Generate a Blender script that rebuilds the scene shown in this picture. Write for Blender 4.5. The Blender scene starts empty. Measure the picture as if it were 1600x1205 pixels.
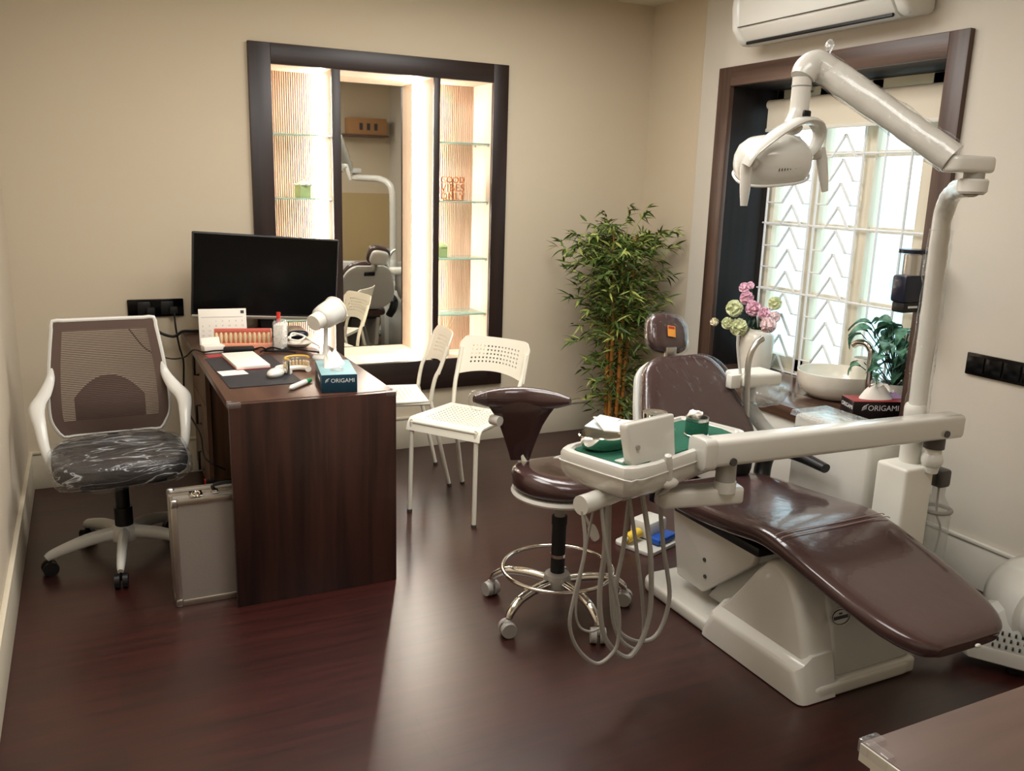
import bpy, bmesh, math, random
from mathutils import Vector, Matrix, Euler, noise
R = math.radians
PI = math.pi
rnd = random.Random(7)
scene = bpy.context.scene
COL = scene.collection

# ------------------------------------------------------------------ materials
def lin(c):
    return tuple((v/255/12.92 if v/255 <= .04045 else ((v/255+.055)/1.055)**2.4) for v in c) + (1.0,)

def mat(name, rgb, rough=.5, metal=0., spec=.5, coat=0., coat_rough=.05, bump=0., bscale=60., trans=0., ior=1.45,
        emit=None, estr=0., mottled=0., mscale=6., alpha=1., sub=0., coords='Object'):
    m = bpy.data.materials.new(name); m.use_nodes = True
    nt = m.node_tree; b = nt.nodes['Principled BSDF']
    b.inputs['Base Color'].default_value = lin(rgb)
    b.inputs['Roughness'].default_value = rough
    b.inputs['Metallic'].default_value = metal
    b.inputs['Specular IOR Level'].default_value = spec
    b.inputs['Coat Weight'].default_value = coat
    b.inputs['Coat Roughness'].default_value = coat_rough
    b.inputs['Transmission Weight'].default_value = trans
    b.inputs['IOR'].default_value = ior
    b.inputs['Alpha'].default_value = alpha
    if sub: b.inputs['Subsurface Weight'].default_value = sub
    if emit:
        b.inputs['Emission Color'].default_value = lin(emit)
        b.inputs['Emission Strength'].default_value = estr
    tc = nt.nodes.new('ShaderNodeTexCoord')
    if bump:
        n = nt.nodes.new('ShaderNodeTexNoise'); n.inputs['Scale'].default_value = bscale; n.inputs['Detail'].default_value = 4
        bp = nt.nodes.new('ShaderNodeBump'); bp.inputs['Strength'].default_value = bump; bp.inputs['Distance'].default_value = .01
        nt.links.new(tc.outputs[coords], n.inputs['Vector'])
        nt.links.new(n.outputs['Fac'], bp.inputs['Height']); nt.links.new(bp.outputs['Normal'], b.inputs['Normal'])
        if coat: nt.links.new(bp.outputs['Normal'], b.inputs['Coat Normal'])
    if mottled:
        n = nt.nodes.new('ShaderNodeTexNoise'); n.inputs['Scale'].default_value = mscale; n.inputs['Detail'].default_value = 5
        rp = nt.nodes.new('ShaderNodeValToRGB')
        c = lin(rgb)
        rp.color_ramp.elements[0].color = tuple(v*(1-mottled) for v in c[:3]) + (1,)
        rp.color_ramp.elements[0].position = .3
        rp.color_ramp.elements[1].color = tuple(min(1, v*(1+mottled)) for v in c[:3]) + (1,)
        rp.color_ramp.elements[1].position = .7
        nt.links.new(tc.outputs[coords], n.inputs['Vector']); nt.links.new(n.outputs['Fac'], rp.inputs['Fac'])
        nt.links.new(rp.outputs['Color'], b.inputs['Base Color'])
    return m

def wood(name, dark, light, axis='Z', stretch=14., scale=3., rough=.4, coat=0., bands=.5, spec=.5):
    """grain running along one axis"""
    m = bpy.data.materials.new(name); m.use_nodes = True
    nt = m.node_tree; b = nt.nodes['Principled BSDF']
    b.inputs['Roughness'].default_value = rough; b.inputs['Coat Weight'].default_value = coat
    b.inputs['Specular IOR Level'].default_value = spec
    tc = nt.nodes.new('ShaderNodeTexCoord'); mp = nt.nodes.new('ShaderNodeMapping')
    s = [stretch]*3; s['XYZ'.index(axis)] = .5
    mp.inputs['Scale'].default_value = s
    nt.links.new(tc.outputs['Object'], mp.inputs['Vector'])
    n1 = nt.nodes.new('ShaderNodeTexNoise'); n1.inputs['Scale'].default_value = scale; n1.inputs['Detail'].default_value = 7; n1.inputs['Distortion'].default_value = .6
    n2 = nt.nodes.new('ShaderNodeTexNoise'); n2.inputs['Scale'].default_value = scale*.28; n2.inputs['Detail'].default_value = 2
    nt.links.new(mp.outputs[0], n1.inputs['Vector']); nt.links.new(mp.outputs[0], n2.inputs['Vector'])
    mx = nt.nodes.new('ShaderNodeMix'); mx.inputs[0].default_value = bands
    nt.links.new(n1.outputs['Fac'], mx.inputs[2]); nt.links.new(n2.outputs['Fac'], mx.inputs[3])
    rp = nt.nodes.new('ShaderNodeValToRGB')
    rp.color_ramp.elements[0].color = lin(dark); rp.color_ramp.elements[0].position = .36
    rp.color_ramp.elements[1].color = lin(light); rp.color_ramp.elements[1].position = .64
    nt.links.new(mx.outputs[0], rp.inputs['Fac']); nt.links.new(rp.outputs['Color'], b.inputs['Base Color'])
    bp = nt.nodes.new('ShaderNodeBump'); bp.inputs['Strength'].default_value = .08; bp.inputs['Distance'].default_value = .004
    nt.links.new(n1.outputs['Fac'], bp.inputs['Height']); nt.links.new(bp.outputs['Normal'], b.inputs['Normal'])
    return m

def floor_mat():
    m = bpy.data.materials.new('dark plank floor'); m.use_nodes = True
    nt = m.node_tree; b = nt.nodes['Principled BSDF']
    tc = nt.nodes.new('ShaderNodeTexCoord'); mp = nt.nodes.new('ShaderNodeMapping')
    nt.links.new(tc.outputs['Object'], mp.inputs['Vector'])
    br = nt.nodes.new('ShaderNodeTexBrick'); br.offset = .37
    br.inputs['Scale'].default_value = 1.; br.inputs['Brick Width'].default_value = 1.2; br.inputs['Row Height'].default_value = .19
    br.inputs['Mortar Size'].default_value = .0012; br.inputs['Bias'].default_value = -.2
    br.inputs['Color1'].default_value = lin((55, 21, 17)); br.inputs['Color2'].default_value = lin((45, 17, 13)); br.inputs['Mortar'].default_value = lin((33, 20, 18))
    nt.links.new(mp.outputs[0], br.inputs['Vector'])
    m2 = nt.nodes.new('ShaderNodeMapping'); m2.inputs['Scale'].default_value = (1.2, 16, 1)
    nt.links.new(tc.outputs['Object'], m2.inputs['Vector'])
    n = nt.nodes.new('ShaderNodeTexNoise'); n.inputs['Scale'].default_value = 2.2; n.inputs['Detail'].default_value = 7; n.inputs['Distortion'].default_value = .4
    nt.links.new(m2.outputs[0], n.inputs['Vector'])
    rp = nt.nodes.new('ShaderNodeValToRGB'); rp.color_ramp.elements[0].color = (.6, .6, .6, 1); rp.color_ramp.elements[0].position = .3
    rp.color_ramp.elements[1].color = (1.25, 1.2, 1.15, 1); rp.color_ramp.elements[1].position = .72
    nt.links.new(n.outputs['Fac'], rp.inputs['Fac'])
    mx = nt.nodes.new('ShaderNodeMix'); mx.data_type = 'RGBA'; mx.blend_type = 'MULTIPLY'; mx.inputs[0].default_value = 1
    nt.links.new(br.outputs['Color'], mx.inputs[6]); nt.links.new(rp.outputs['Color'], mx.inputs[7])
    nt.links.new(mx.outputs[2], b.inputs['Base Color'])
    b.inputs['Roughness'].default_value = .33
    b.inputs['Specular IOR Level'].default_value = .78
    bp = nt.nodes.new('ShaderNodeBump'); bp.inputs['Strength'].default_value = .05; bp.inputs['Distance'].default_value = .003
    nt.links.new(n.outputs['Fac'], bp.inputs['Height']); nt.links.new(bp.outputs['Normal'], b.inputs['Normal'])
    return m

def film_mat(name, rgb=(235, 238, 240), rough=.12, clear=.8, bscale=18., bump=.6, stretch=(1, 1, 1), crease=0., base=.05):
    m = bpy.data.materials.new(name); m.use_nodes = True
    nt = m.node_tree; nt.nodes.remove(nt.nodes['Principled BSDF'])
    out = nt.nodes['Material Output']
    tr = nt.nodes.new('ShaderNodeBsdfTransparent'); gl = nt.nodes.new('ShaderNodeBsdfGlossy'); df = nt.nodes.new('ShaderNodeBsdfDiffuse')
    gl.inputs['Roughness'].default_value = rough; df.inputs['Color'].default_value = lin(rgb)
    tc = nt.nodes.new('ShaderNodeTexCoord')
    n = nt.nodes.new('ShaderNodeTexNoise'); n.inputs['Scale'].default_value = bscale; n.inputs['Detail'].default_value = 3; n.inputs['Distortion'].default_value = 1.2
    mp = nt.nodes.new('ShaderNodeMapping'); mp.inputs['Scale'].default_value = stretch; mp.inputs['Rotation'].default_value = (0, 0, .25)
    nt.links.new(tc.outputs['Object'], mp.inputs['Vector']); nt.links.new(mp.outputs[0], n.inputs['Vector'])
    bp = nt.nodes.new('ShaderNodeBump'); bp.inputs['Strength'].default_value = min(bump, 1.); bp.inputs['Distance'].default_value = .02*max(1, bump)
    nt.links.new(n.outputs['Fac'], bp.inputs['Height'])
    nt.links.new(bp.outputs['Normal'], gl.inputs['Normal'])
    lw = nt.nodes.new('ShaderNodeLayerWeight'); lw.inputs['Blend'].default_value = .5
    nt.links.new(bp.outputs['Normal'], lw.inputs['Normal'])
    pw = nt.nodes.new('ShaderNodeMath'); pw.operation = 'POWER'; pw.inputs[1].default_value = 4.
    ma = nt.nodes.new('ShaderNodeMath'); ma.operation = 'MULTIPLY_ADD'; ma.inputs[1].default_value = .6; ma.inputs[2].default_value = base
    nt.links.new(lw.outputs['Facing'], pw.inputs[0]); nt.links.new(pw.outputs[0], ma.inputs[0])
    if crease:
        # glossy streaks along the film's creases painted white: narrow bands of a distorted noise
        rp = nt.nodes.new('ShaderNodeValToRGB'); el = rp.color_ramp.elements
        lo, hi = 1-clear, min(1., 1-clear+crease)
        el[0].position = .44; el[0].color = (lo, lo, lo, 1); el[1].position = .56; el[1].color = (lo, lo, lo, 1)
        e = el.new(.49); e.color = (lo, lo, lo, 1); e = el.new(.51); e.color = (hi, hi, hi, 1); e = el.new(.53); e.color = (lo, lo, lo, 1)
        nt.links.new(n.outputs['Fac'], rp.inputs['Fac'])
    m1 = nt.nodes.new('ShaderNodeMixShader'); nt.links.new(ma.outputs[0], m1.inputs[0])
    m0 = nt.nodes.new('ShaderNodeMixShader'); m0.inputs[0].default_value = 1-clear
    nt.links.new(tr.outputs[0], m0.inputs[1]); nt.links.new(df.outputs[0], m0.inputs[2])
    if crease: nt.links.new(rp.outputs['Color'], m0.inputs[0])
    nt.links.new(m0.outputs[0], m1.inputs[1]); nt.links.new(gl.outputs[0], m1.inputs[2])
    nt.links.new(m1.outputs[0], out.inputs[0])
    return m

def pane_mat(name, tint=(250, 252, 252), refl=.08):
    m = bpy.data.materials.new(name); m.use_nodes = True
    nt = m.node_tree; nt.nodes.remove(nt.nodes['Principled BSDF']); out = nt.nodes['Material Output']
    tr = nt.nodes.new('ShaderNodeBsdfTransparent'); tr.inputs['Color'].default_value = lin(tint)
    gl = nt.nodes.new('ShaderNodeBsdfGlossy'); gl.inputs['Roughness'].default_value = .02
    lw = nt.nodes.new('ShaderNodeLayerWeight'); lw.inputs['Blend'].default_value = .5
    pw = nt.nodes.new('ShaderNodeMath'); pw.operation = 'POWER'; pw.inputs[1].default_value = 5.
    ma = nt.nodes.new('ShaderNodeMath'); ma.operation = 'MULTIPLY_ADD'; ma.inputs[1].default_value = .5; ma.inputs[2].default_value = .03
    nt.links.new(lw.outputs['Facing'], pw.inputs[0]); nt.links.new(pw.outputs[0], ma.inputs[0])
    mx = nt.nodes.new('ShaderNodeMixShader'); nt.links.new(ma.outputs[0], mx.inputs[0])
    nt.links.new(tr.outputs[0], mx.inputs[1]); nt.links.new(gl.outputs[0], mx.inputs[2]); nt.links.new(mx.outputs[0], out.inputs[0])
    return m

M = {}
M['wall'] = mat('warm beige wall paint', (206, 192, 168), .85, bump=.03, bscale=160)
M['wall_left'] = mat('beige wall paint left', (208, 194, 172), .85, bump=.03, bscale=160)
M['wall_window'] = mat('cream window wall', (200, 193, 180), .8, bump=.03, bscale=160)  # even cream, less yellow than the beige walls
M['ceiling'] = mat('ceiling white', (224, 216, 198), .9)
M['skirt'] = mat('skirting paint', (212, 202, 180), .45)
M['skirt_r'] = mat('skirting paint pale', (200, 196, 184), .45)
M['floor'] = floor_mat()
M['wenge'] = wood('wenge frame wood', (26, 15, 11), (46, 28, 22), 'Z', rough=.4)
M['wenge_h'] = wood('wenge frame wood horizontal', (26, 15, 11), (46, 28, 22), 'X', rough=.4)
M['walnut_v'] = wood('window frame walnut', (58, 40, 32), (88, 64, 52), 'Z', rough=.42)
M['walnut_y'] = wood('window frame walnut horizontal', (58, 40, 32), (88, 64, 52), 'Y', rough=.42)
M['reveal'] = wood('dark reveal panel', (20, 14, 15), (32, 24, 24), 'Z', rough=.55, spec=.25)
M['desk'] = wood('desk dark rosewood', (32, 17, 14), (68, 39, 31), 'Z', stretch=9., scale=2.6, rough=.34, bands=.35)
M['desk_top'] = wood('desk top rosewood with sheen tint', (58, 35, 27), (86, 55, 42), 'Y', stretch=9., scale=2.6, rough=.3)  # top paler than the panels: reflected light put into its colour
M['cab_top'] = wood('cabinet top brown wood', (80, 60, 50), (102, 79, 67), 'X', stretch=7., scale=2., rough=.4)
M['desk_in'] = wood('desk inner walnut', (92, 66, 50), (122, 90, 68), 'Z', rough=.5)
M['oak'] = wood('pale niche oak', (218, 198, 178), (234, 216, 198), 'Z', rough=.5)
M['flute'] = wood('fluted oak panel', (186, 156, 132), (206, 178, 156), 'Z', rough=.5)
M['white'] = mat('white gloss plastic', (216, 214, 206), .28, coat=.2)
M['white_matt'] = mat('white matt plastic', (222, 219, 208), .5)
M['shell'] = mat('dental enamel off white', (206, 203, 194), .22, coat=.5)
M['shell_grey'] = mat('pale grey panel', (190, 189, 182), .35)
M['chairwhite'] = mat('white powder coat', (236, 230, 212), .4)
M['leather'] = mat('brown glossy vinyl', (66, 45, 43), .22, coat=.6, coat_rough=.06, bump=.06, bscale=26)
M['leather_dark'] = mat('dark brown vinyl', (50, 31, 29), .25, coat=.6, coat_rough=.08, bump=.08, bscale=30)
M['black'] = mat('black plastic', (18, 18, 19), .4)
M['black_gloss'] = mat('black glass', (5, 5, 6), .2, spec=.25)
M['rubber'] = mat('black rubber', (24, 23, 24), .7)
M['grey'] = mat('grey plastic', (150, 146, 138), .45)
M['caster'] = mat('caster grey', (158, 154, 148), .4)
M['darkgrey'] = mat('dark grey plastic', (72, 68, 64), .45)
M['hose'] = mat('grey silicone hose', (150, 146, 138), .45)
M['chrome'] = mat('chrome', (226, 222, 214), .1, metal=1.)
M['steel'] = mat('brushed steel', (200, 198, 192), .28, metal=1.)
M['alu'] = mat('satin aluminium', (196, 190, 180), .35, metal=1.)
M['case_skin'] = mat('ribbed aluminium skin', (178, 172, 166), .42, metal=.6, bump=.1, bscale=200)
M['mesh_cloth'] = mat('taupe mesh cloth', (92, 73, 64), .8)
M['seat_cloth'] = mat('black seat fabric', (38, 33, 31), .8, bump=.2, bscale=200)
M['bottle'] = film_mat('clear bottle plastic', clear=.72, rough=.08, bump=.1, rgb=(214, 216, 210))
M['seat_film'] = film_mat('stretched seat film', clear=.985, rough=.16, bscale=3.2, bump=1.8, stretch=(1, 4, 5), crease=.45)
M['panel'] = mat('lower wall panel', (186, 164, 120), .6)
M['mirror'] = mat('silvered mirror', (240, 240, 234), .015, metal=1.)
M['shelf_glass'] = mat('greenish shelf glass', (196, 232, 220), .06, trans=.55, ior=1.5)
M['led'] = mat('led strip', (255, 240, 214), .5, emit=(255, 246, 234), estr=75.)
M['film'] = film_mat('clear wrapping film', clear=.993, base=.025)
M['film_dense'] = film_mat('crumpled clear film', clear=.9, bscale=16., bump=1., crease=.35)
M['pane'] = pane_mat('window pane glass')
M['clear'] = film_mat('clear plastic', clear=.93, bump=.05, rough=.06)
M['winwhite'] = mat('window paint cream', (222, 212, 190), .5)
M['grille'] = mat('grille paint white', (236, 236, 236), .5)
M['blind'] = mat('blind cloth', (222, 212, 192), .8)
M['counter'] = wood('counter brown laminate', (70, 50, 40), (96, 70, 56), 'Y', rough=.16)
M['ceramic'] = mat('white ceramic', (232, 226, 212), .14, coat=.4)
M['cloth_green'] = mat('dark green cloth', (16, 84, 62), .85, bump=.25, bscale=90)
M['pot_green'] = mat('sage green pot', (172, 190, 134), .5)
M['copper'] = mat('copper letters', (206, 142, 104), .28, metal=.75)
M['paper'] = mat('white paper', (232, 226, 214), .7)
M['paper_grey'] = mat('grey print', (150, 146, 144), .7)
M['ink'] = mat('dark print', (60, 58, 62), .7)
M['tissue'] = mat('tissue paper', (236, 230, 220), .85, bump=.2, bscale=40)
M['box_teal'] = mat('teal carton', (16, 56, 74), .4)
M['box_teal_top'] = mat('pale teal carton', (128, 168, 172), .45)
M['box_black'] = mat('black carton', (26, 20, 24), .35)
M['box_red'] = mat('red carton', (150, 40, 32), .4)
M['print_white'] = mat('white lettering', (235, 235, 235), .6)
M['salmon'] = mat('salmon pink plastic', (232, 158, 128), .45)
M['tooth'] = mat('ivory tooth resin', (224, 200, 158), .3)
M['pinkgum'] = mat('pink resin', (216, 110, 96), .4)
M['red'] = mat('red plastic', (206, 48, 32), .4)
M['redpaper'] = mat('red paper', (168, 52, 54), .6)
M['orange'] = mat('orange sticker', (226, 150, 58), .5)
M['yellow'] = mat('yellow plastic', (228, 190, 62), .4)
M['blue'] = mat('blue plastic', (22, 78, 168), .4)
M['navy'] = mat('navy plastic', (16, 22, 42), .3)
M['green_cap'] = mat('green cap', (40, 146, 84), .4)
M['kraft'] = mat('brown cardboard', (164, 122, 82), .8)
M['leaf'] = mat('bamboo leaf', (72, 94, 38), .5, mottled=.45, mscale=5.)
M['leaf2'] = mat('bamboo leaf pale', (150, 158, 82), .5, mottled=.3, mscale=5.)
M['stem'] = mat('bamboo cane', (182, 120, 54), .45, mottled=.25, mscale=12.)
M['leaf3'] = mat('variegated leaf', (84, 130, 104), .45, mottled=.7, mscale=45.)
M['stem3'] = mat('dark green stem', (34, 58, 44), .6)
M['petal_pink'] = mat('pink petals', (246, 204, 220), .7, mottled=.1, mscale=30.)
M['petal_green'] = mat('pale green petals', (234, 238, 198), .7, mottled=.1, mscale=30.)
M['petal_cream'] = mat('cream petals', (236, 226, 196), .7)
M['yellow_rim'] = mat('yellow resin', (214, 176, 84), .35)
M['wicker'] = mat('pale reed', (222, 196, 148), .7)
M['light'] = mat('ceiling lamp diffuser', (255, 250, 240), .5, emit=(255, 226, 186), estr=14.)
M['outwall'] = mat('pale cyan rendered wall', (206, 232, 236), .9, mottled=.12, mscale=1.5)

# ------------------------------------------------------------------ mesh builder
class B:
    def __init__(s): s.v = []; s.f = []; s.mi = []
    def add(s, vf, mi=0, mx=None):
        vs, fs = vf; o = len(s.v)
        s.v += [tuple(mx @ Vector(p)) for p in vs] if mx is not None else [tuple(p) for p in vs]
        s.f += [tuple(i+o for i in f) for f in fs]; s.mi += [mi]*len(fs)
        return s
    def xf(s, mx):
        s.v = [tuple(mx @ Vector(p)) for p in s.v]; return s

def T(x=0, y=0, z=0): return Matrix.Translation((x, y, z))
def RX(a): return Matrix.Rotation(R(a), 4, 'X')
def RY(a): return Matrix.Rotation(R(a), 4, 'Y')
def RZ(a): return Matrix.Rotation(R(a), 4, 'Z')
def S(x, y, z): return Matrix.Diagonal((x, y, z, 1))

def from_bm(bm):
    bm.verts.ensure_lookup_table(); bm.verts.index_update()
    r = ([tuple(v.co) for v in bm.verts], [tuple(v.index for v in f.verts) for f in bm.faces]); bm.free(); return r

def box(x0, x1, y0, y1, z0, z1, bev=0., seg=2):
    bm = bmesh.new(); bmesh.ops.create_cube(bm, size=1)
    for v in bm.verts:
        v.co = Vector(((x0+x1)/2+v.co.x*(x1-x0), (y0+y1)/2+v.co.y*(y1-y0), (z0+z1)/2+v.co.z*(z1-z0)))
    if bev: bmesh.ops.bevel(bm, geom=list(bm.edges), offset=bev, segments=seg, affect='EDGES', profile=.5)
    return from_bm(bm)

def cbox(sx, sy, sz, bev=0., seg=2): return box(-sx/2, sx/2, -sy/2, sy/2, -sz/2, sz/2, bev, seg)

def prism(pts, h0, h1, axis='Z', bev=0., seg=2):
    """extrude a 2-D outline (in the two other axes, cyclic order) from h0 to h1 along axis"""
    n = len(pts)
    def P(a, b, h):
        return {'Z': (a, b, h), 'X': (h, a, b), 'Y': (a, h, b)}[axis]
    bm = bmesh.new()
    lo = [bm.verts.new(P(a, b, h0)) for a, b in pts]; hi = [bm.verts.new(P(a, b, h1)) for a, b in pts]
    bm.faces.new(lo[::-1]); bm.faces.new(hi)
    for i in range(n):
        j = (i+1) % n; bm.faces.new((lo[i], lo[j], hi[j], hi[i]))
    bmesh.ops.recalc_face_normals(bm, faces=list(bm.faces))
    if bev:
        bmesh.ops.bevel(bm, geom=[e for e in bm.edges if e.calc_face_angle(0) > R(25)], offset=bev, segments=seg, affect='EDGES', profile=.5)
    return from_bm(bm)

def rrect(w, h, r, n=5, cx=0, cy=0):
    o = []
    for sx, sy, a0 in ((1, -1, -90), (1, 1, 0), (-1, 1, 90), (-1, -1, 180)):
        for k in range(n+1):
            a = R(a0+90*k/n); o.append((cx+sx*(w/2-r)+r*math.cos(a), cy+sy*(h/2-r)+r*math.sin(a)))
    return o

def loft(rings, cap0=True, cap1=True, closed=False):
    n = len(rings[0]); v = [p for r in rings for p in r]; f = []
    m = len(rings)
    for k in range(m if closed else m-1):
        k2 = (k+1) % m
        for i in range(n):
            j = (i+1) % n; f.append((k*n+i, k*n+j, k2*n+j, k2*n+i))
    if not closed:
        if cap0: f.append(tuple(range(n))[::-1])
        if cap1: f.append(tuple((m-1)*n+i for i in range(n)))
    bm = bmesh.new(); vs = [bm.verts.new(p) for p in v]
    for q in f:
        try: bm.faces.new([vs[i] for i in q])
        except ValueError: pass
    bmesh.ops.recalc_face_normals(bm, faces=list(bm.faces))
    return from_bm(bm)

def smooth_path(pts, n=6, closed=False):
    P = [Vector(p) for p in pts]; out = []; m = len(P)
    for i in range(m if closed else m-1):
        p1, p2 = P[i], P[(i+1) % m]
        p0 = P[i-1] if (i > 0 or closed) else p1*2-p2
        p3 = P[(i+2) % m] if (i+2 < m or closed) else p2*2-p1
        for k in range(n):
            t = k/n
            out.append(.5*((2*p1)+(p2-p0)*t+(2*p0-5*p1+4*p2-p3)*t*t+(3*p1-p0-3*p2+p3)*t**3))
    if not closed: out.append(P[-1])
    return out

def tube(pts, r, n=10, smooth=0, closed=False, flat=1., up=None):
    """round tube along a path; r a number or one radius per given point; flat squashes the second axis"""
    P = [Vector(p) for p in pts]
    if smooth:
        if not isinstance(r, (int, float)):
            rr = []
            for i in range(len(P)-(0 if closed else 1)):
                a, b = r[i], r[(i+1) % len(P)]
                rr += [a+(b-a)*k/smooth for k in range(smooth)]
            if not closed: rr.append(r[-1])
            r = rr
        P = smooth_path(P, smooth, closed)
    m = len(P)
    if isinstance(r, (int, float)): r = [r]*m
    rings = []; nrm = None
    for i in range(m):
        if closed: t = P[(i+1) % m]-P[i-1]
        else: t = P[min(i+1, m-1)]-P[max(i-1, 0)]
        if t.length < 1e-9: t = Vector((0, 0, 1))
        t.normalize()
        if nrm is None:
            u = Vector(up) if up else (Vector((0, 0, 1)) if abs(t.z) < .9 else Vector((1, 0, 0)))
            nrm = (u-t*u.dot(t)).normalized()
        else:
            if up:
                u = Vector(up); nrm = (u-t*u.dot(t)).normalized()
            else: nrm = (nrm-t*nrm.dot(t)).normalized()
        b = t.cross(nrm)
        rings.append([tuple(P[i]+(nrm*math.cos(2*PI*k/n)+b*math.sin(2*PI*k/n)*flat)*r[i]) for k in range(n)])
    return loft(rings, closed=closed)

def cyl(p0, p1, r0, r1=None, n=20): return tube([p0, p1], [r0, r0 if r1 is None else r1], n)

def lathe(prof, n=28, mx=None, cap=True):
    rings = [[(max(r, 1e-4)*math.cos(2*PI*k/n), max(r, 1e-4)*math.sin(2*PI*k/n), z) for k in range(n)] for r, z in prof]
    v, f = loft(rings, cap, cap)
    if mx is not None: v = [tuple(mx @ Vector(p)) for p in v]
    return v, f

def ball(c, rx, ry=None, rz=None, n=16, m=10, e=1.):
    ry = rx if ry is None else ry; rz = rx if rz is None else rz
    def pw(x): return math.copysign(abs(x)**e, x)
    rings = []
    for i in range(m+1):
        a = -PI/2+PI*i/m; ca = max(pw(math.cos(a)), 1e-3); sa = pw(math.sin(a))
        rings.append([(c[0]+rx*ca*pw(math.cos(2*PI*k/n)), c[1]+ry*ca*pw(math.sin(2*PI*k/n)), c[2]+rz*sa) for k in range(n)])
    return loft(rings)

def torus(c, R0, r, n=40, m=10, mx=None):
    v, f = tube([(R0*math.cos(2*PI*k/n), R0*math.sin(2*PI*k/n), 0) for k in range(n)], r, m, closed=True, up=(0, 0, 1))
    q = T(*c) @ (mx or Matrix())
    return [tuple(q @ Vector(p)) for p in v], f

def perforated(surf, nu, nv, hole, frac=.5):
    """open sheet surf(u,v) split in cells; cells where hole(i,j) get a square opening"""
    v = [surf(i/nu, j/nv) for j in range(nv+1) for i in range(nu+1)]; f = []
    for j in range(nv):
        for i in range(nu):
            a, b, c, d = j*(nu+1)+i, j*(nu+1)+i+1, (j+1)*(nu+1)+i+1, (j+1)*(nu+1)+i
            if hole(i, j):
                q = frac/2; o = len(v)
                for du, dv in ((-q, -q), (q, -q), (q, q), (-q, q)):
                    v.append(surf((i+.5+du)/nu, (j+.5+dv)/nv))
                f += [(a, b, o+1, o), (b, c, o+2, o+1), (c, d, o+3, o+2), (d, a, o, o+3)]
            else: f.append((a, b, c, d))
    return v, f

def thicken(vf, t):
    bm = bmesh.new(); vs = [bm.verts.new(p) for p in vf[0]]
    for q in vf[1]:
        try: bm.faces.new([vs[i] for i in q])
        except ValueError: pass
    bmesh.ops.recalc_face_normals(bm, faces=list(bm.faces))
    bmesh.ops.solidify(bm, geom=list(bm.faces), thickness=t)
    return from_bm(bm)

def crumple(vf, amp, freq, seed=0):
    off = Vector((seed*3.1, seed*1.7, seed*.9))
    return [tuple(Vector(p)+noise.noise_vector(Vector(p)*freq+off)*amp) for p in vf[0]], vf[1]

# ------------------------------------------------------------------ objects
def mesh_obj(name, b, mats, ang=38., sub=0):
    if isinstance(b, tuple): b = B().add(b)
    me = bpy.data.meshes.new(name); me.from_pydata(b.v, [], b.f)
    for m in (mats if isinstance(mats, (list, tuple)) else [mats]): me.materials.append(M[m] if isinstance(m, str) else m)
    if any(b.mi): me.polygons.foreach_set('material_index', b.mi)
    bm = bmesh.new(); bm.from_mesh(me)
    for f in bm.faces: f.smooth = True
    a = R(ang)
    for e in bm.edges:
        e.smooth = not (len(e.link_faces) == 2 and e.calc_face_angle(0) > a)
    bm.to_mesh(me); bm.free(); me.update()
    o = bpy.data.objects.new(name, me); COL.objects.link(o)
    if sub:
        md = o.modifiers.new('subdivision', 'SUBSURF'); md.levels = sub; md.render_levels = sub
    return o

def thing(name, label, cat, loc=(0, 0, 0), rz=0., group=None):
    o = bpy.data.objects.new(name, None); COL.objects.link(o)
    o.empty_display_size = .05
    o.location = loc; o.rotation_euler = (0, 0, R(rz)); o['label'] = label; o['category'] = cat
    if group: o['group'] = group
    return o

def world_of(o):
    m = Matrix.LocRotScale(o.location, o.rotation_euler, o.scale)
    return world_of(o.parent) @ m if o.parent else m

def part(name, b, mats, parent, world=False, label=None, ang=38., sub=0):
    if isinstance(b, tuple): b = B().add(b)
    if world: b.xf(world_of(parent).inverted())
    # bring the part's own origin to its middle
    n = len(b.v); lo = [min(p[i] for p in b.v) for i in range(3)]; hi = [max(p[i] for p in b.v) for i in range(3)]
    c = Vector([(lo[i]+hi[i])/2 for i in range(3)])
    b.xf(Matrix.Translation(-c))
    o = mesh_obj(name, b, mats, ang, sub); o.parent = parent; o.location = c
    if label: o['label'] = label
    return o

def solo(name, b, mats, label, cat, group=None, ang=38., sub=0, kind=None, rz=0.):
    """a thing that is one mesh, built in world coordinates; origin at its base"""
    if isinstance(b, tuple): b = B().add(b)
    lo = [min(p[i] for p in b.v) for i in range(3)]; hi = [max(p[i] for p in b.v) for i in range(3)]
    c = Vector(((lo[0]+hi[0])/2, (lo[1]+hi[1])/2, lo[2]))
    b.xf(Matrix.Translation(-c)); o = mesh_obj(name, b, mats, ang, sub); o.location = c
    o['label'] = label; o['category'] = cat
    if group: o['group'] = group
    if kind: o['kind'] = kind
    return o

def struct(name, b, mats, parent=None, ang=38.):
    o = mesh_obj(name, b, mats, ang)
    if parent: o.parent = parent
    else: o['kind'] = 'structure'
    return o

def dup(root, loc, rz, label, group=None):
    r = root.copy(); COL.objects.link(r); r.location = loc; r.rotation_euler = (0, 0, R(rz)); r['label'] = label
    if group: r['group'] = group
    for ch in list(root.children):
        c = ch.copy(); COL.objects.link(c); c.parent = r
        for g in list(ch.children):
            d = g.copy(); COL.objects.link(d); d.parent = c
    return r

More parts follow.
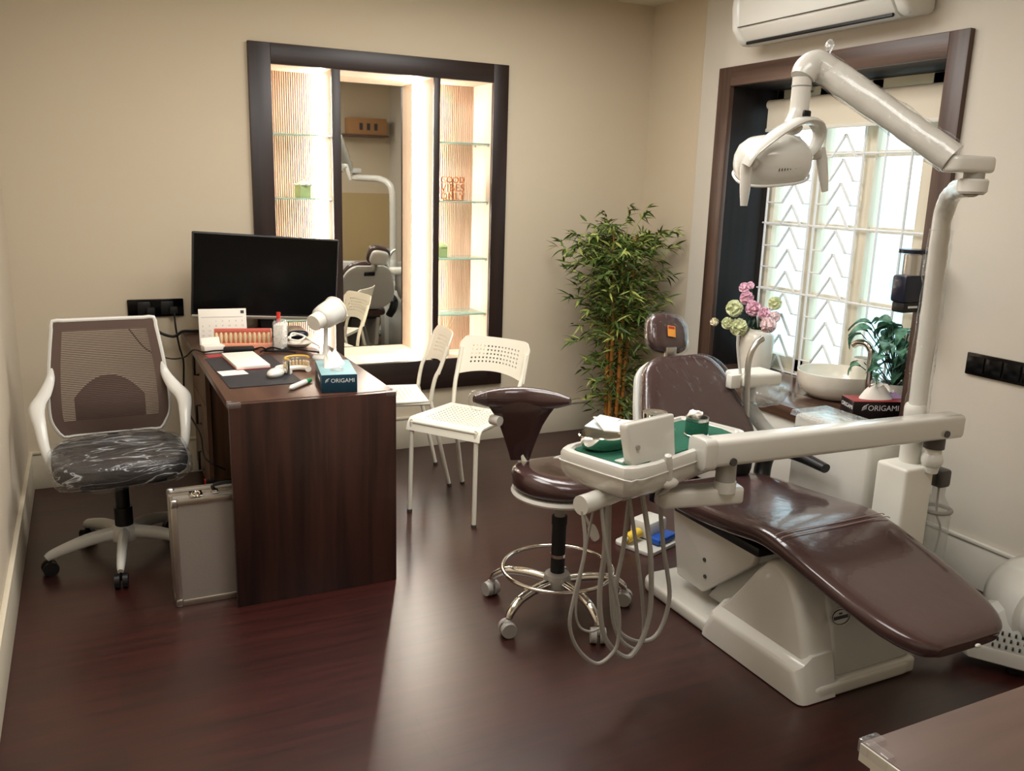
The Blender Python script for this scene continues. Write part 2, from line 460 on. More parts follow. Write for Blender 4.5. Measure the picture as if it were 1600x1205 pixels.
def text_mesh(s, size, depth=.001, align='CENTER'):
    """lettering as a mesh in the XY plane, facing +Z, centred"""
    cu = bpy.data.curves.new('t', 'FONT'); cu.body = s; cu.size = size; cu.extrude = depth; cu.align_x = align; cu.align_y = 'CENTER'; cu.resolution_u = 3
    o = bpy.data.objects.new('t', cu); COL.objects.link(o)
    dg = bpy.context.evaluated_depsgraph_get(); me = o.evaluated_get(dg).to_mesh()
    r = ([tuple(v.co) for v in me.vertices], [tuple(p.vertices) for p in me.polygons])
    o.evaluated_get(dg).to_mesh_clear(); bpy.data.objects.remove(o); bpy.data.curves.remove(cu)
    return r
FRONT = RX(90)      # turns the XY text plane to face -Y
# ------------------------------------------------------------------ camera
F_PX, YAW, PITCH, ROLL = 1347.994, .4607, .2271, .0292
def cam_axes():
    fwd = Vector((math.sin(YAW)*math.cos(PITCH), math.cos(YAW)*math.cos(PITCH), -math.sin(PITCH)))
    r0 = Vector((math.cos(YAW), -math.sin(YAW), 0)); u0 = r0.cross(fwd)
    r = r0*math.cos(ROLL)+u0*math.sin(ROLL); u = u0*math.cos(ROLL)-r0*math.sin(ROLL)
    return r, u, fwd
cd = bpy.data.cameras.new('camera'); cam = bpy.data.objects.new('camera', cd); COL.objects.link(cam)
r_, u_, f_ = cam_axes()
mw = Matrix((r_, u_, -f_)).transposed().to_4x4(); mw.translation = (0, 0, 1.5)
cam.matrix_world = mw; cd.sensor_width = 36; cd.lens = F_PX/1600*36; cd.clip_start = .02
scene.camera = cam

# ------------------------------------------------------------------ room shell
XL, XR, XF, YB, YN, ZC = -.315, 3.08, 3.14, 4.57, -1.0, 2.56
struct('floor', box(XL-.1, 3.5, YN-.1, 4.95, -.05, 0), 'floor')
struct('ceiling', box(XL-.1, 3.5, YN-.1, 4.95, ZC, ZC+.05), 'ceiling')
b = B()
NX0, NX1, NZ0, NZ1, ND = .80, 2.165, .36, 2.135, 4.86
b.add(box(XL-.1, NX0, YB, 4.9, 0, ZC)); b.add(box(NX1, 3.4, YB, 4.9, 0, ZC))
b.add(box(NX0, NX1, YB, 4.9, 0, NZ0)); b.add(box(NX0, NX1, YB, 4.9, NZ1, ZC))
b.add(box(NX0, NX1, ND, 4.9, NZ0, NZ1))
struct('wall_back', b, 'wall')
struct('wall_left', box(XL-.1, XL, YN, 4.9, 0, ZC), 'wall_left')
struct('wall_front', B().add(box(1.6, 3.5, .10, .25, 0, ZC)).add(box(1.6, 1.7, YN, .10, 0, ZC)).add(box(XL-.1, 1.7, YN-.1, YN, 0, ZC)), 'wall')
struct('trim_1', box(1.61, 3.07, .25, .262, .0, 1.38), 'panel')
WY0, WY1, WZ0, WZ1 = 2.42, 3.755, .42, 2.065
b = B()
b.add(box(XR, 3.46, YN, WY0, 0, ZC)); b.add(box(XR, 3.46, WY1, 3.99, 0, ZC))
b.add(box(XR, 3.46, WY0, WY1, 0, WZ0)); b.add(box(XR, 3.46, WY0, WY1, WZ1, ZC))
struct('wall_right', b, 'wall_window')
struct('wall_right_corner', box(XF, 3.46, 3.99, YB, 0, ZC), 'wall')
HB = .19
struct('baseboard_back', B().add(box(XL, XF, YB-.012, YB, 0, HB-.012, .002)).add(box(XL, XF, YB-.018, YB, HB-.014, HB, .003)), 'skirt')
struct('baseboard_left', B().add(box(XL, XL+.012, YN, YB-.012, 0, HB-.012, .002)).add(box(XL, XL+.018, YN, YB-.012, HB-.014, HB, .003)), 'skirt')
struct('baseboard_right', B().add(box(XR-.012, XR, YN, 2.36, 0, HB-.012, .002)).add(box(XR-.018, XR, YN, 2.36, HB-.014, HB, .003)), 'skirt_r')

# ------------------------------------------------------------------ lit display niche
n = thing('display_niche', 'tall dark wood framed wall niche with mirror, glass shelves and lit strips', 'display niche', (1.48, 4.55, .345))
FY0, FY1 = 4.547, 4.572
part('frame_stile', box(.778, .886, FY0, FY1, .345, 2.15, .002), 'wenge', n, world=True); part('frame_stile', box(2.092, 2.183, FY0, FY1, .345, 2.15, .002), 'wenge', n, world=True)
part('frame_rail', box(.886, 2.092, FY0, FY1, 2.052, 2.15, .002), 'wenge_h', n, world=True); part('frame_rail', box(.886, 2.092, FY0, FY1, .345, .515, .002), 'wenge_h', n, world=True)

for x0, x1 in ((1.188, 1.231), (1.745, 1.777)):
    part('divider', box(x0, x1, FY0, FY1, .515, 2.052, .001), 'wenge', n, world=True)
BK = 4.83
for x0, x1 in ((.886, 1.188), (1.231, 1.745), (1.777, 2.092)):
    b = B()
    b.add(box(x0-.018, x0, FY1, BK, .50, 2.07)); b.add(box(x1, x1+.018, FY1, BK, .50, 2.07))
    b.add(box(x0, x1, FY1, BK, 2.052, 2.07)); b.add(box(x0, x1, FY1-.02, BK, .497, .515))
    part('compartment_lining', b, 'oak', n, world=True)
def fluted(x0, x1):
    k = round((x1-x0)/.0115); v = []; f = []
    m = k*6
    for i in range(m+1):
        x = x0+(x1-x0)*i/m; y = BK-.006*abs(math.sin(PI*i/6))**.6
        v += [(x, y, .515), (x, y, 2.052)]
    for i in range(m): f.append((2*i, 2*i+2, 2*i+3, 2*i+1))
    return v, f
for x0, x1 in ((.886, 1.188), (1.777, 2.092)):
    part('fluted_back_panel', fluted(x0, x1), 'flute', n, world=True, ang=60)
part('mirror', box(1.231, 1.745, BK-.006, BK, .515, 2.052), 'mirror', n, world=True)
for x0, x1 in ((.888, 1.186), (1.779, 2.090)):
    for z in (1.725, 1.405, 1.085, .765):
        g = part('glass_shelf', box(x0, x1, 4.585, BK-.012, z-.004, z+.004, .001), 'shelf_glass', n, world=True)
        for xx in (x0+.004, x1-.004):
            for yy in (4.60, 4.78):
                o = part('shelf_peg', cyl((xx, yy, z-.012), (xx, yy, z-.004), .006), 'steel', g); o.location = Vector((xx, yy, z-.008))-world_of(g).translation
for x in (1.188, 1.745): part('light_strip', box(x-.012, x, 4.775, 4.797, .53, 2.045, .003), 'led', n, world=True)
part('light_strip', box(1.777, 1.789, 4.775, 4.797, .53, 2.045, .003), 'led', n, world=True)

# things on the niche shelves
def green_pot(name, label, x, y, z, s, bow):
    t = thing(name, label, 'ornament', (x, y, z), 20, 'small green ornaments in the niche')
    part('pot', box(-s/2, s/2, -s/2, s/2, 0, s*1.05, .003), 'pot_green', t)
    b = B(); b.add(lathe([(s*.75, s*1.05), (s*.7, s*1.12), (s*.45, s*1.32), (s*.12, s*1.45), (.001, s*1.47)], 8))
    b.add(ball((0, 0, s*1.5), s*.12))
    if bow:
        for k in range(8): b.add(ball((s*.72*math.cos(k*PI/4), s*.72*math.sin(k*PI/4), s*1.08), s*.16, s*.16, s*.1, 8, 6))
    part('lid', b, 'ceramic' if bow else 'pot_green', t)
green_pot('lidded_jar', 'little green box jar with pale ruffled lid, left of the mirror', 1.06, 4.70, 1.409, .062, True)
green_pot('lidded_jar', 'little green box jar with peaked lid, right of the mirror', 1.85, 4.70, 1.089, .055, False)
b = B()
for s_, z, sz in (('GOOD', .112, .05), ('VIBES', .068, .058), ('ONLY', .022, .052)):
    v, f = text_mesh(s_, sz, .008)
    w = max(p[0] for p in v)-min(p[0] for p in v); k = .15/w
    b.add((v, f), 0, S(k, 1, 1))
    b.v[-len(v):] = [(p[0], p[1]+z, p[2]) for p in b.v[-len(v):]]
b.add(box(-.06, .06, -.004, .004, -.008, .008))
b.add(box(-.07, -.064, .0, .12, -.004, .004)); b.add(box(.064, .07, .0, .12, -.004, .004)); b.add(box(-.004, .004, .0, .12, -.004, .004))
b.xf(T(1.905, 4.68, 1.411) @ FRONT)
solo('word_ornament', b, 'copper', 'copper cut-out lettering ornament reading GOOD VIBES ONLY on a glass shelf', 'ornament')
t = thing('reed_diffuser', 'white bottle with thin pale reeds at the niche foot, behind the white chair', 'reed diffuser', (1.86, 4.68, .515))
part('bottle', box(-.03, .03, -.03, .03, 0, .09, .006), 'ceramic', t)
part('neck', cyl((0, 0, .088), (0, 0, .105), .014), 'ceramic', t)
for dx, dy in ((-.07, .0), (-.045, .02), (-.02, -.02), (.05, .01), (.065, -.015)):
    part('reed', cyl((0, 0, .09), (dx, dy, .23), .0022, n=6), 'wicker', t)

# ------------------------------------------------------------------ window
wn = bpy.data.objects.new('window_1', None); COL.objects.link(wn); wn.location = (3.2, 3.09, .5); wn['kind'] = 'structure'; wn['label'] = 'window in a deep dark reveal with a white patterned grille'
for y0, y1 in ((3.725, 3.822), (2.362, 2.452)): part('surround', box(3.055, 3.085, y0, y1, .40, 2.13, .003), 'walnut_v', wn, world=True)
part('surround', box(3.055, 3.085, 2.452, 3.725, 2.035, 2.13, .003), 'walnut_y', wn, world=True)
for q_ in ((3.725, 3.75, .42, 2.06), (2.427, 2.452, .42, 2.06), (2.452, 3.725, 2.035, 2.06)): part('reveal_panel', box(3.085, 3.44, *q_), 'reveal', wn, world=True)
# sashes
GX = 3.41
ys = [3.725, 3.40, 3.07, 2.452]
fx = B()
def vbar(y, w, x0, x1, z0=.56, z1=2.035): return box(x0, x1, y-w/2, y+w/2, z0, z1, .003)
for y, w in ((3.70, .05), (3.385, .075), (3.065, .07), (2.735, .06), (2.475, .05)): fx.add(vbar(y, w, GX-.03, GX+.03))
fx.add(box(GX-.03, GX+.03, 2.452, 3.725, .56, .64, .003)); fx.add(box(GX-.03, GX+.03, 2.452, 3.725, 1.95, 2.035, .003))
fx.add(box(GX-.045, GX+.04, 2.452, 3.725, .545, .575, .003))
part('sash_frame', fx, 'winwhite', wn, world=True)
b = B()
for z in (.99, 1.345, 1.70):
    for y0, y1 in ((3.675, 3.42), (3.35, 3.1), (3.03, 2.765)):
        b.add(box(GX-.012, GX+.012, min(y0, y1), max(y0, y1), z-.014, z+.014, .002))
part('muntin', b, 'winwhite', wn, world=True)
for y0, y1 in ((3.675, 3.42), (3.35, 3.10), (3.03, 2.765), (2.705, 2.5)):
    part('glass_pane', box(GX-.003, GX+.003, min(y0, y1), max(y0, y1), .64, 1.95), 'pane', wn, world=True)
gr = B(); gx = 3.352; q = .0075
def bar(y0, z0, y1, z1, w=q): return tube([(gx, y0, z0), (gx, y1, z1)], w, 6)
for y in (3.70, 3.385, 3.345, 3.075, 2.945, 2.80): gr.add(bar(y, .56, y, 1.86, .006))
for ya, yb in ((3.70, 3.385), (3.345, 3.075)):
    ap = ya-.60*(ya-yb) if ya > 3.5 else ya-.985*.27*.0-.265
    ap = 3.51 if ya > 3.5 else 3.195
    hw = .075 if ya > 3.5 else .075
    for k in range(11):
        z = 1.79-.115*k
        gr.add(bar(ap, z, ap+hw, z-.105)); gr.add(bar(ap, z, ap-hw, z-.105))
        gr.add(bar(ap+hw, z-.105, ya, z-.105, .004)); gr.add(bar(ap-hw, z-.105, yb, z-.105, .004))
for z in (.565, .99, 1.345, 1.70, 1.85):
    gr.add(bar(3.72, z, 2.46, z, .005))
part('grille', gr, 'grille', wn, world=True)
struct('neighbour_wall', box(6.2, 6.3, -.5, 8.5, -1.5, 1.55), 'outwall')
t = thing('roller_blind', 'cream roller blind pulled a little way down over the window', 'blind', (3.30, 3.07, 1.83))
part('roller', cyl((3.30, 3.69, 1.955), (3.30, 2.47, 1.955), .024), 'blind', t, world=True)
part('cloth', B().add(box(3.274, 3.277, 2.49, 3.67, 1.83, 1.955)), 'blind', t, world=True)
part('bottom_rail', box(3.27, 3.281, 2.485, 3.675, 1.815, 1.833, .003), 'white_matt', t, world=True)

# ------------------------------------------------------------------ air conditioner
t = thing('air_conditioner', 'white wall-mounted split air conditioner above the window', 'air conditioner', (2.98, 2.97, 2.18))
pr = [(3.079, 2.50), (2.93, 2.50), (2.885, 2.46), (2.875, 2.36), (2.885, 2.262), (2.93, 2.205), (2.965, 2.19), (3.079, 2.21)]
part('body', B().add(prism([(x, z) for x, z in pr], 2.61, 3.49, 'Y', .012)), 'white', t, world=True)
for y0, y1 in ((2.545, 2.611), (3.489, 3.55)):
    part('end_cap', prism(pr, y0, y1, 'Y', .022, 3), 'white', t, world=True)
part('front_seam', tube([(2.879, 3.49, 2.268), (2.879, 2.61, 2.268)], .0025, 6), 'darkgrey', t, world=True)
part('air_slot', tube([(2.928, 3.47, 2.2), (2.928, 2.62, 2.2)], .008, 6), 'black', t, world=True)
b = B()
for k, z in enumerate((2.40, 2.33, 2.26)): b.add(box(2.905, 2.935, 2.540, 2.546, z, z+.006))
part('side_vent', b, 'darkgrey', t, world=True)

# ------------------------------------------------------------------ wall plates
t = thing('socket_plate', 'long black socket plate on the back wall behind the office chair', 'wall socket', (.293, 4.562, .82))
part('plate', box(.165, .422, 4.556, 4.57, .822, .909, .004), 'black_gloss', t, world=True)
for x in (.24, .345): part('socket', box(x-.03, x+.03, 4.552, 4.558, .832, .898, .004), 'black', t, world=True)
for x, nm in ((.268, 0), (.372, 1)):
    part('plug', B().add(box(x-.018, x+.018, 4.515, 4.552, .838, .872, .006)), 'rubber', t, world=True)
t = thing('switch_plate', 'long black switch plate on the right wall', 'switch', (3.075, 2.03, .835))
part('plate', box(3.068, 3.08, 1.87, 2.19, .834, .92, .004), 'black_gloss', t, world=True)
for k in range(4): part('rocker', box(3.064, 3.069, 1.89+k*.074, 1.955+k*.074, .846, .908, .003), 'black_gloss', t, world=True)
# ------------------------------------------------------------------ desk
DX0, DX1, DY0, DY1, DZ = .40, .992, 2.957, 4.55, .75
t = thing('desk', 'long dark rosewood desk with its solid end panel towards the room', 'desk', (.69, 3.75, 0))
part('end_panel', box(DX0, DX1, DY0, DY0+.03, 0, DZ-.001, .001), 'desk', t, world=True)
part('desk_top', box(DX0, DX1, DY0+.03, DY1, DZ-.028, DZ, .001), 'desk_top', t, world=True)
part('back_panel', box(DX1-.022, DX1, DY0+.03, DY1, 0, DZ-.028), 'desk', t, world=True)
part('drawer_case', box(.462, DX1-.022, 4.02, DY1, .05, DZ-.028), 'desk_in', t, world=True)
part('drawer_case_side', box(.442, .462, 4.0, 4.02, 0, DZ-.028), 'desk_in', t, world=True)
for z0, z1 in ((.07, .245), (.25, .475), (.48, .715)):
    d = part('drawer', box(.444, .462, 4.025, DY1-.01, z0, z1, .002), 'desk_in', t, world=True)
    zc = z1-.085
    part('handle', tube([(.444, 4.24, zc-.045), (.424, 4.24, zc-.045), (.424, 4.24, zc+.045), (.444, 4.24, zc+.045)], .006, 8), 'black', d, world=True)
for x in (DX0, DX1):
    sx = 1 if x == DX0 else -1
    b = B(); b.add(box(min(x-.004*sx, x+.04*sx), max(x-.004*sx, x+.04*sx), DY0-.004, DY0+.014, DZ-.014, DZ+.005, .003))
    b.add(box(min(x-.004*sx, x+.014*sx), max(x-.004*sx, x+.014*sx), DY0-.004, DY0+.04, DZ-.014, DZ+.005, .003))
    part('corner_guard', b, 'clear', t, world=True, label='clear rubber corner guard')

# ---- monitor (screen hangs a little askew)
t = thing('computer_monitor', 'wide black computer monitor standing at the back of the desk', 'monitor', (.785, 4.30, DZ))
mx = T(0, 0, .285) @ RY(3.4) @ RZ(0)
b = B().add(cbox(.69, .035, .40, .006), 0, mx); part('housing', b, 'black', t)
part('screen', B().add(box(-.337, .337, -.0195, -.0165, -.178, .192), 0, mx), 'black_gloss', t)
part('lower_bezel', B().add(box(-.345, .345, -.0195, -.012, -.204, -.188, .002), 0, mx), 'alu', t, label='pale metallic strip along the screen bottom')
part('neck', box(-.03, .03, .0, .03, .012, .25, .005), 'black', t)
part('foot', prism(rrect(.26, .18, .03), 0, .014, 'Z', .004), 'black', t)

# ---- calendar
t = thing('desk_calendar', 'white desk calendar leaning in front of the monitor', 'calendar', (.545, 4.10, DZ), -6)
lean = RX(-14)
part('page', B().add(box(-.105, .105, -.002, .002, 0, .165, .001), 0, lean), 'paper', t)
part('back_board', B().add(box(-.105, .105, -.001, .001, 0, .165), 0, T(0, .08, 0) @ RX(14)), 'paper', t)
pb = B(); pf = lean @ T(0, -.0022, 0)
pb.add(box(-.094, .088, -.0006, 0, .126, .1275), 0, pf)
for r_i in range(5):
    for c_i in range(7):
        dno = r_i*7+c_i-1
        if 1 <= dno <= 30: pb.add(text_mesh(str(dno), .011, .0002), 0, pf @ T(-.088+c_i*.029, 0, .108-r_i*.022) @ FRONT)
part('date_print', pb, 'paper_grey', t)
part('logo', B().add(box(.08, .095, -.0006, 0, .142, .156), 0, pf).add(box(.082, .088, -.0012, 0, .149, .151), 0, pf), 'ink', t)

# ---- shade rack
t = thing('tooth_model_rack', 'salmon pink rack holding a row of ivory tooth samples', 'tooth model rack', (.61, 3.965, DZ), -14)
part('base', box(-.125, .125, -.025, .025, 0, .028, .004), 'salmon', t)
part('back_plate', B().add(box(-.125, .125, .0, .012, .026, .092, .003), 0, RX(-6)), 'salmon', t)
for k in range(12):
    x = -.112+k*.0204
    part('tooth', B().add(lathe([(.003, .0), (.0065, .012), (.0075, .03), (.006, .045), (.0035, .05)], 8), 0, T(x, -.012, .027)), 'tooth', t)
part('label_strip', box(-.12, .12, -.003, .0, .078, .094, .001), 'pinkgum', t)

t = thing('paper_carton', 'small crumpled white carton at the left end of the tooth rack', 'carton', (.475, 3.93, DZ), 8)
part('carton_body', crumple(box(-.045, .045, -.03, .03, 0, .032, .004), .003, 30, 1), 'paper', t)
part('torn_flap', B().add(crumple(box(-.04, .04, -.001, .001, 0, .03), .004, 40, 2), 0, T(0, .026, .03) @ RX(-20)), 'paper', t)
solo('power_adapter', B().add(box(-.065, .065, -.022, .022, 0, .03, .008), 0, T(.575, 3.865, DZ) @ RZ(-8)), 'black', 'black brick power adapter on the desk beneath the tooth rack', 'power adapter')
b = B()
b.add(tube([(.51, 3.872, .766), (.47, 3.86, .768), (.43, 3.90, .758), (.395, 3.95, .76), (.36, 4.0, .72), (.30, 4.1, .70), (.22, 4.25, .72), (.16, 4.4, .79)], .0035, 6, 5))
solo('adapter_cable', b, 'black', 'thin black cable running off the desk edge from the adapter', 'cable')
b = B()
b.add(tube([(.64, 3.857, .766), (.67, 3.84, .775), (.70, 3.85, .757), (.74, 3.84, .757), (.79, 3.86, .758), (.77, 3.90, .757), (.72, 3.88, .764), (.68, 3.86, .757), (.72, 3.83, .757), (.78, 3.80, .757), (.80, 3.77, .757)], .004, 6, 5))
b.add(tube([(.66, 3.83, .757), (.71, 3.86, .770), (.76, 3.87, .757), (.81, 3.86, .757), (.86, 3.80, .757), (.90, 3.75, .757)], .0035, 6, 5))
solo('cable_tangle', b, 'black', 'tangle of black cable on the desk right of the adapter', 'cable')
solo('power_cable', tube([(.268, 4.50, .85), (.272, 4.49, .80), (.30, 4.48, .755), (.36, 4.47, .735), (.40, 4.47, .757), (.44, 4.47, .7575), (.5, 4.46, .757)], .007, 8, 6), 'black', 'thick black cable looping from the wall plate to the desk', 'cable')
solo('power_cable', tube([(.372, 4.50, .85), (.373, 4.49, .78), (.385, 4.49, .68), (.40, 4.49, .60), (.395, 4.49, .48), (.405, 4.48, .36), (.43, 4.2, .30), (.42, 3.95, .26), (.50, 3.9, .21)], .0045, 8, 6), 'black', 'thin black cable dropping from the wall plate beside the drawers', 'cable')

# ---- desk mat, notebook, mouse...
solo('desk_mat', B().add(prism(rrect(.27, .58, .01), 0, .003, 'Z'), 0, T(.565, 3.49, DZ) @ RZ(1.5)), mat('black desk mat', (30, 30, 36), .55), 'black desk mat under the notebook and mouse', 'desk mat')
t = thing('notebook', 'white notebook with a dark red cover lying on the desk mat', 'notebook', (.567, 3.65, DZ+.003), 3)
part('cover', box(-.068, .068, -.155, .155, 0, .003, .001), 'redpaper', t, label='dark red cover')
part('pages', box(-.066, .066, -.153, .153, .003, .015, .001), 'paper', t)
solo('paper_slip', B().add(box(-.05, .05, -.045, .045, 0, .0008), 0, T(.487, 3.455, DZ+.0031) @ RZ(6)), 'paper', 'white paper slip under the notebook edge', 'paper')
solo('red_card', B().add(box(-.04, .04, -.03, .03, 0, .001), 0, T(.475, 3.835, DZ+.0002) @ RZ(12)), 'redpaper', 'red card peeking out behind the notebook', 'card')
t = thing('computer_mouse', 'white computer mouse with a red underside on the desk mat', 'mouse', (.632, 3.345, DZ+.003), -35)
part('shell', ball((0, 0, .012), .03, .05, .02, 16, 10), 'white', t)
part('underside', ball((0, 0, .0085), .029, .049, .0085, 16, 6), 'red', t)
t = thing('jaw_model', 'clear dental jaw model with a yellow rim on the desk', 'dental model', (.722, 3.40, DZ), 20)
arch = lambda r, z: [(r*math.cos(R(a)), r*.9*math.sin(R(a))-.01, z) for a in range(-20, 201, 20)]
part('base', tube(arch(.045, .012), .012, 10, flat=1.1), 'ceramic', t)
part('upper_arch', tube(arch(.047, .048), .011, 10), 'clear', t)
part('rim', tube(arch(.048, .061), .0045, 8), 'yellow_rim', t)
teeth = B()
for z, s in ((.03, 1), (.037, 1)):
    for a in range(-10, 191, 18): teeth.add(ball((.047*math.cos(R(a)), .042*math.sin(R(a))-.01, z), .006, .006, .009, 8, 6))
part('teeth', teeth, 'tooth', t)
part('hinge', box(-.055, -.045, -.03, -.018, .0, .06, .002), 'steel', t)
t = thing('paper_scrap', 'pale crumpled tissue scrap between mouse and jaw model', 'paper scrap', (.668, 3.42, DZ+.003), 20)
part('scrap', crumple(ball((0, 0, .014), .03, .018, .013, 12, 8), .006, 40, 5), 'tissue', t)
t = thing('paste_tube', 'small white tube with a green cap lying by the tissue box', 'tube', (.682, 3.145, DZ+.0105), 48)
part('tube_body', B().add(tube([(-.075, 0, 0), (-.06, 0, 0), (.04, 0, 0)], [.004, .0105, .0105], 12)), 'white', t)
part('cap', B().add(cyl((.04, 0, 0), (.076, 0, 0), .0105, .008, 14)), 'green_cap', t, label='green cap')

def tissue_box(name, label, loc, rz, L, W, H, side, top, wing, tsize):
    """long side along local X faces -Y"""
    t = thing(name, label, 'tissue box', loc, rz)
    part('carton', box(-W/2, W/2, -L/2, L/2, 0, H-.0015, .001), side, t)
    part('carton_top', box(-W/2, W/2, -L/2, L/2, H-.0015, H, .0005), top, t)
    return t
t = tissue_box('tissue_box', 'teal tissue box lettered ORIGAMI on the desk', (.815, 3.14, DZ), -9, .27, .128, .068, 'box_teal', 'box_teal_top', 1, 1)
lt = B().add(text_mesh('ORIGAMI', .021, .0003), 0, T(.012, -.1352, .045) @ FRONT)
for k in range(3): lt.add(tube([(-.05+k*.004, -.1352, .039+k*.002), (-.049+k*.004, -.1352, .047+k*.003), (-.043+k*.004, -.1352, .052+k*.001)], .0009, 5))
part('lettering', lt, 'print_white', t, label='white ORIGAMI lettering')
part('side_print', B().add(text_mesh('ORIGAMI', .02, .0003), 0, T(-.0642, -.03, .036) @ RZ(-90) @ FRONT), 'print_white', t)
part('dispensing_film', B().add(prism(rrect(.05, .18, .024), .068, .0688, 'Z')), 'film_dense', t)
def tissue_tuft(h, w, seed):
    v = []; f = []; nu, nv = 18, 8
    for j in range(nv+1):
        for i in range(nu):
            a = 2*PI*i/nu; q = j/nv
            r = w*(.35+.65*(1-q))*(1+.35*math.sin(3*a+q*2+seed)*q)+.004
            v.append((r*math.cos(a)*1.3, r*math.sin(a)*.55+.02*q, h*q*(1-.25*math.sin(2*a+seed)**2*q)))
    for j in range(nv):
        for i in range(nu): f.append((j*nu+i, j*nu+(i+1) % nu, (j+1)*nu+(i+1) % nu, (j+1)*nu+i))
    return v, f
part('tissue', B().add(tissue_tuft(.06, .05, 1.2), 0, T(0, .04, .068) @ RZ(60)), 'tissue', t)

# ---- white lamp on the desk
t = thing('desk_lamp', 'white desk lamp with a drum head on a slim stem behind the tissue box', 'lamp', (.90, 3.64, DZ))
part('base', lathe([(.055, 0), (.055, .008), (.05, .014), (.012, .018), (.011, .03)], 28), 'white', t)
part('stem', tube([(0, 0, .015), (.004, 0, .08), (.006, .005, .15)], .0105, 12, 4), 'white', t)
hm = T(.004, .0, .185) @ RZ(-54) @ RX(16) @ T(0, .02, 0)
hb = B().add(lathe([(.001, -.055), (.040, -.055), (.050, -.045), (.054, -.02), (.056, .02), (.057, .05), (.052, .062), (.03, .066), (.001, .066)], 30), 0, hm @ RX(-90))
part('drum_head', hb, 'white', t)
part('nose', B().add(lathe([(.034, -.10), (.036, -.096), (.037, -.05), (.04, -.045)], 28), 0, hm @ RX(-90) @ T(0, 0, .0)), 'white_matt', t)
part('rear_ring', B().add(torus((0, 0, .052), .0565, .005, 30, 8), 0, hm @ RX(-90)), 'ceramic', t)

t = thing('upright_pack', 'white upright packet right of the tooth rack', 'packet', (.765, 3.905, DZ), -30)
part('pack_body', B().add(crumple(box(-.02, .02, -.035, .035, 0, .118, .004), .003, 26, 4)), 'paper', t)
part('wrapping', B().add(crumple(box(-.024, .024, -.038, .038, 0.002, .135, .008), .006, 26, 6)), 'film_dense', t)
part('red_print', box(-.0212, -.0202, -.02, .0, .03, .07), 'pinkgum', t)
solo('red_marker', cyl((.775, 4.0, DZ), (.778, 4.005, DZ+.155), .0085, .0095, 14), 'red', 'red marker pen standing behind the white packet', 'marker')
t = thing('cable_dish', 'pale dish with white cables coiled over it near the monitor foot', 'dish', (.855, 3.95, DZ))
part('dish', lathe([(.03, 0), (.045, .006), (.06, .018), (.062, .02), (.058, .02), (.04, .008), (.001, .006)], 28), 'ceramic', t)
part('white_cable', tube([(.0, .02, .024), (-.03, .03, .03), (-.01, .08, .05), (.04, .06, .035), (.0, .0, .028), (-.04, .04, .036), (.03, .09, .04), (.07, .02, .012), (.08, -.06, .007), (.07, -.10, .007)], .0045, 8, 6), 'white_matt', t)
solo('glasses_case', B().add(ball((.90, 4.16, DZ+.02), .05, .028, .02, 18, 10, .8)), 'navy', 'dark navy glasses case under the monitor, near the lamp head', 'case')
solo('ups_box', box(.46, .70, 3.62, 3.90, 0, .17, .012), 'black', 'black power backup box standing on the floor under the desk', 'power backup box')
solo('extension_block', B().add(box(.40, .445, 3.80, 3.83, 0, .20, .004)).add(box(.398, .405, 3.80, 3.83, .18, .205, .003), 1), ['rubber', 'red'], 'black extension block with a red switch under the desk', 'extension block')

# ------------------------------------------------------------------ aluminium case
t = thing('aluminium_case', 'silver aluminium carrying case standing on the floor beside the desk', 'case', (.41, 3.115, 0), 0)
W, D, H = .42, .145, .40
part('shell', box(-W/2+.006, W/2-.006, -D/2+.004, D/2-.004, .004, H-.004), 'case_skin', t)
b = B()
for y in (-D/2, D/2-.012):
    for x in (-W/2, W/2-.022): b.add(box(x, x+.022, y, y+.012, 0, H, .003))
    for z in (0, H-.022): b.add(box(-W/2, W/2, y, y+.012, z, z+.022, .003))
for x in (-W/2, W/2-.012):
    for z in (0, H-.012): b.add(box(x, x+.012, -D/2, D/2, z, z+.012, .003))
b.add(box(-W/2-.001, W/2+.001, -.012, .012, H-.008, H+.003, .001)); b.add(box(-W/2-.002, -W/2+.008, -.012, .012, 0, H, .001)); b.add(box(W/2-.008, W/2+.002, -.012, .012, 0, H, .001))
part('edge_trim', b, 'alu', t)
for x in (-W/2, W/2):
    for z in (0, H):
        for y in (-D/2, D/2):
            part('corner_cap', box(min(x*1.006, x*.87), max(x*1.006, x*.87), min(y*1.03, y*.72), max(y*1.03, y*.72), z*.93-.003+(0 if z else .0), z*1.0+.003+(.0 if z else .028), .009, 3), 'steel', t)
for x in (-.12, .12): part('latch', B().add(box(x-.022, x+.022, -.055, -.005, H, H+.007, .002)).add(torus((x, -.045, H+.009), .013, .003, 16, 6, RX(25))), 'chrome', t)
part('carry_handle', tube([(-.055, -.03, H+.004), (-.055, -.03, H+.03), (.055, -.03, H+.03), (.055, -.03, H+.004)], .007, 8, 3), 'black', t)
for x in (-.055, .055): part('handle_mount', box(x-.011, x+.011, -.04, -.02, H, H+.012, .003), 'chrome', t)

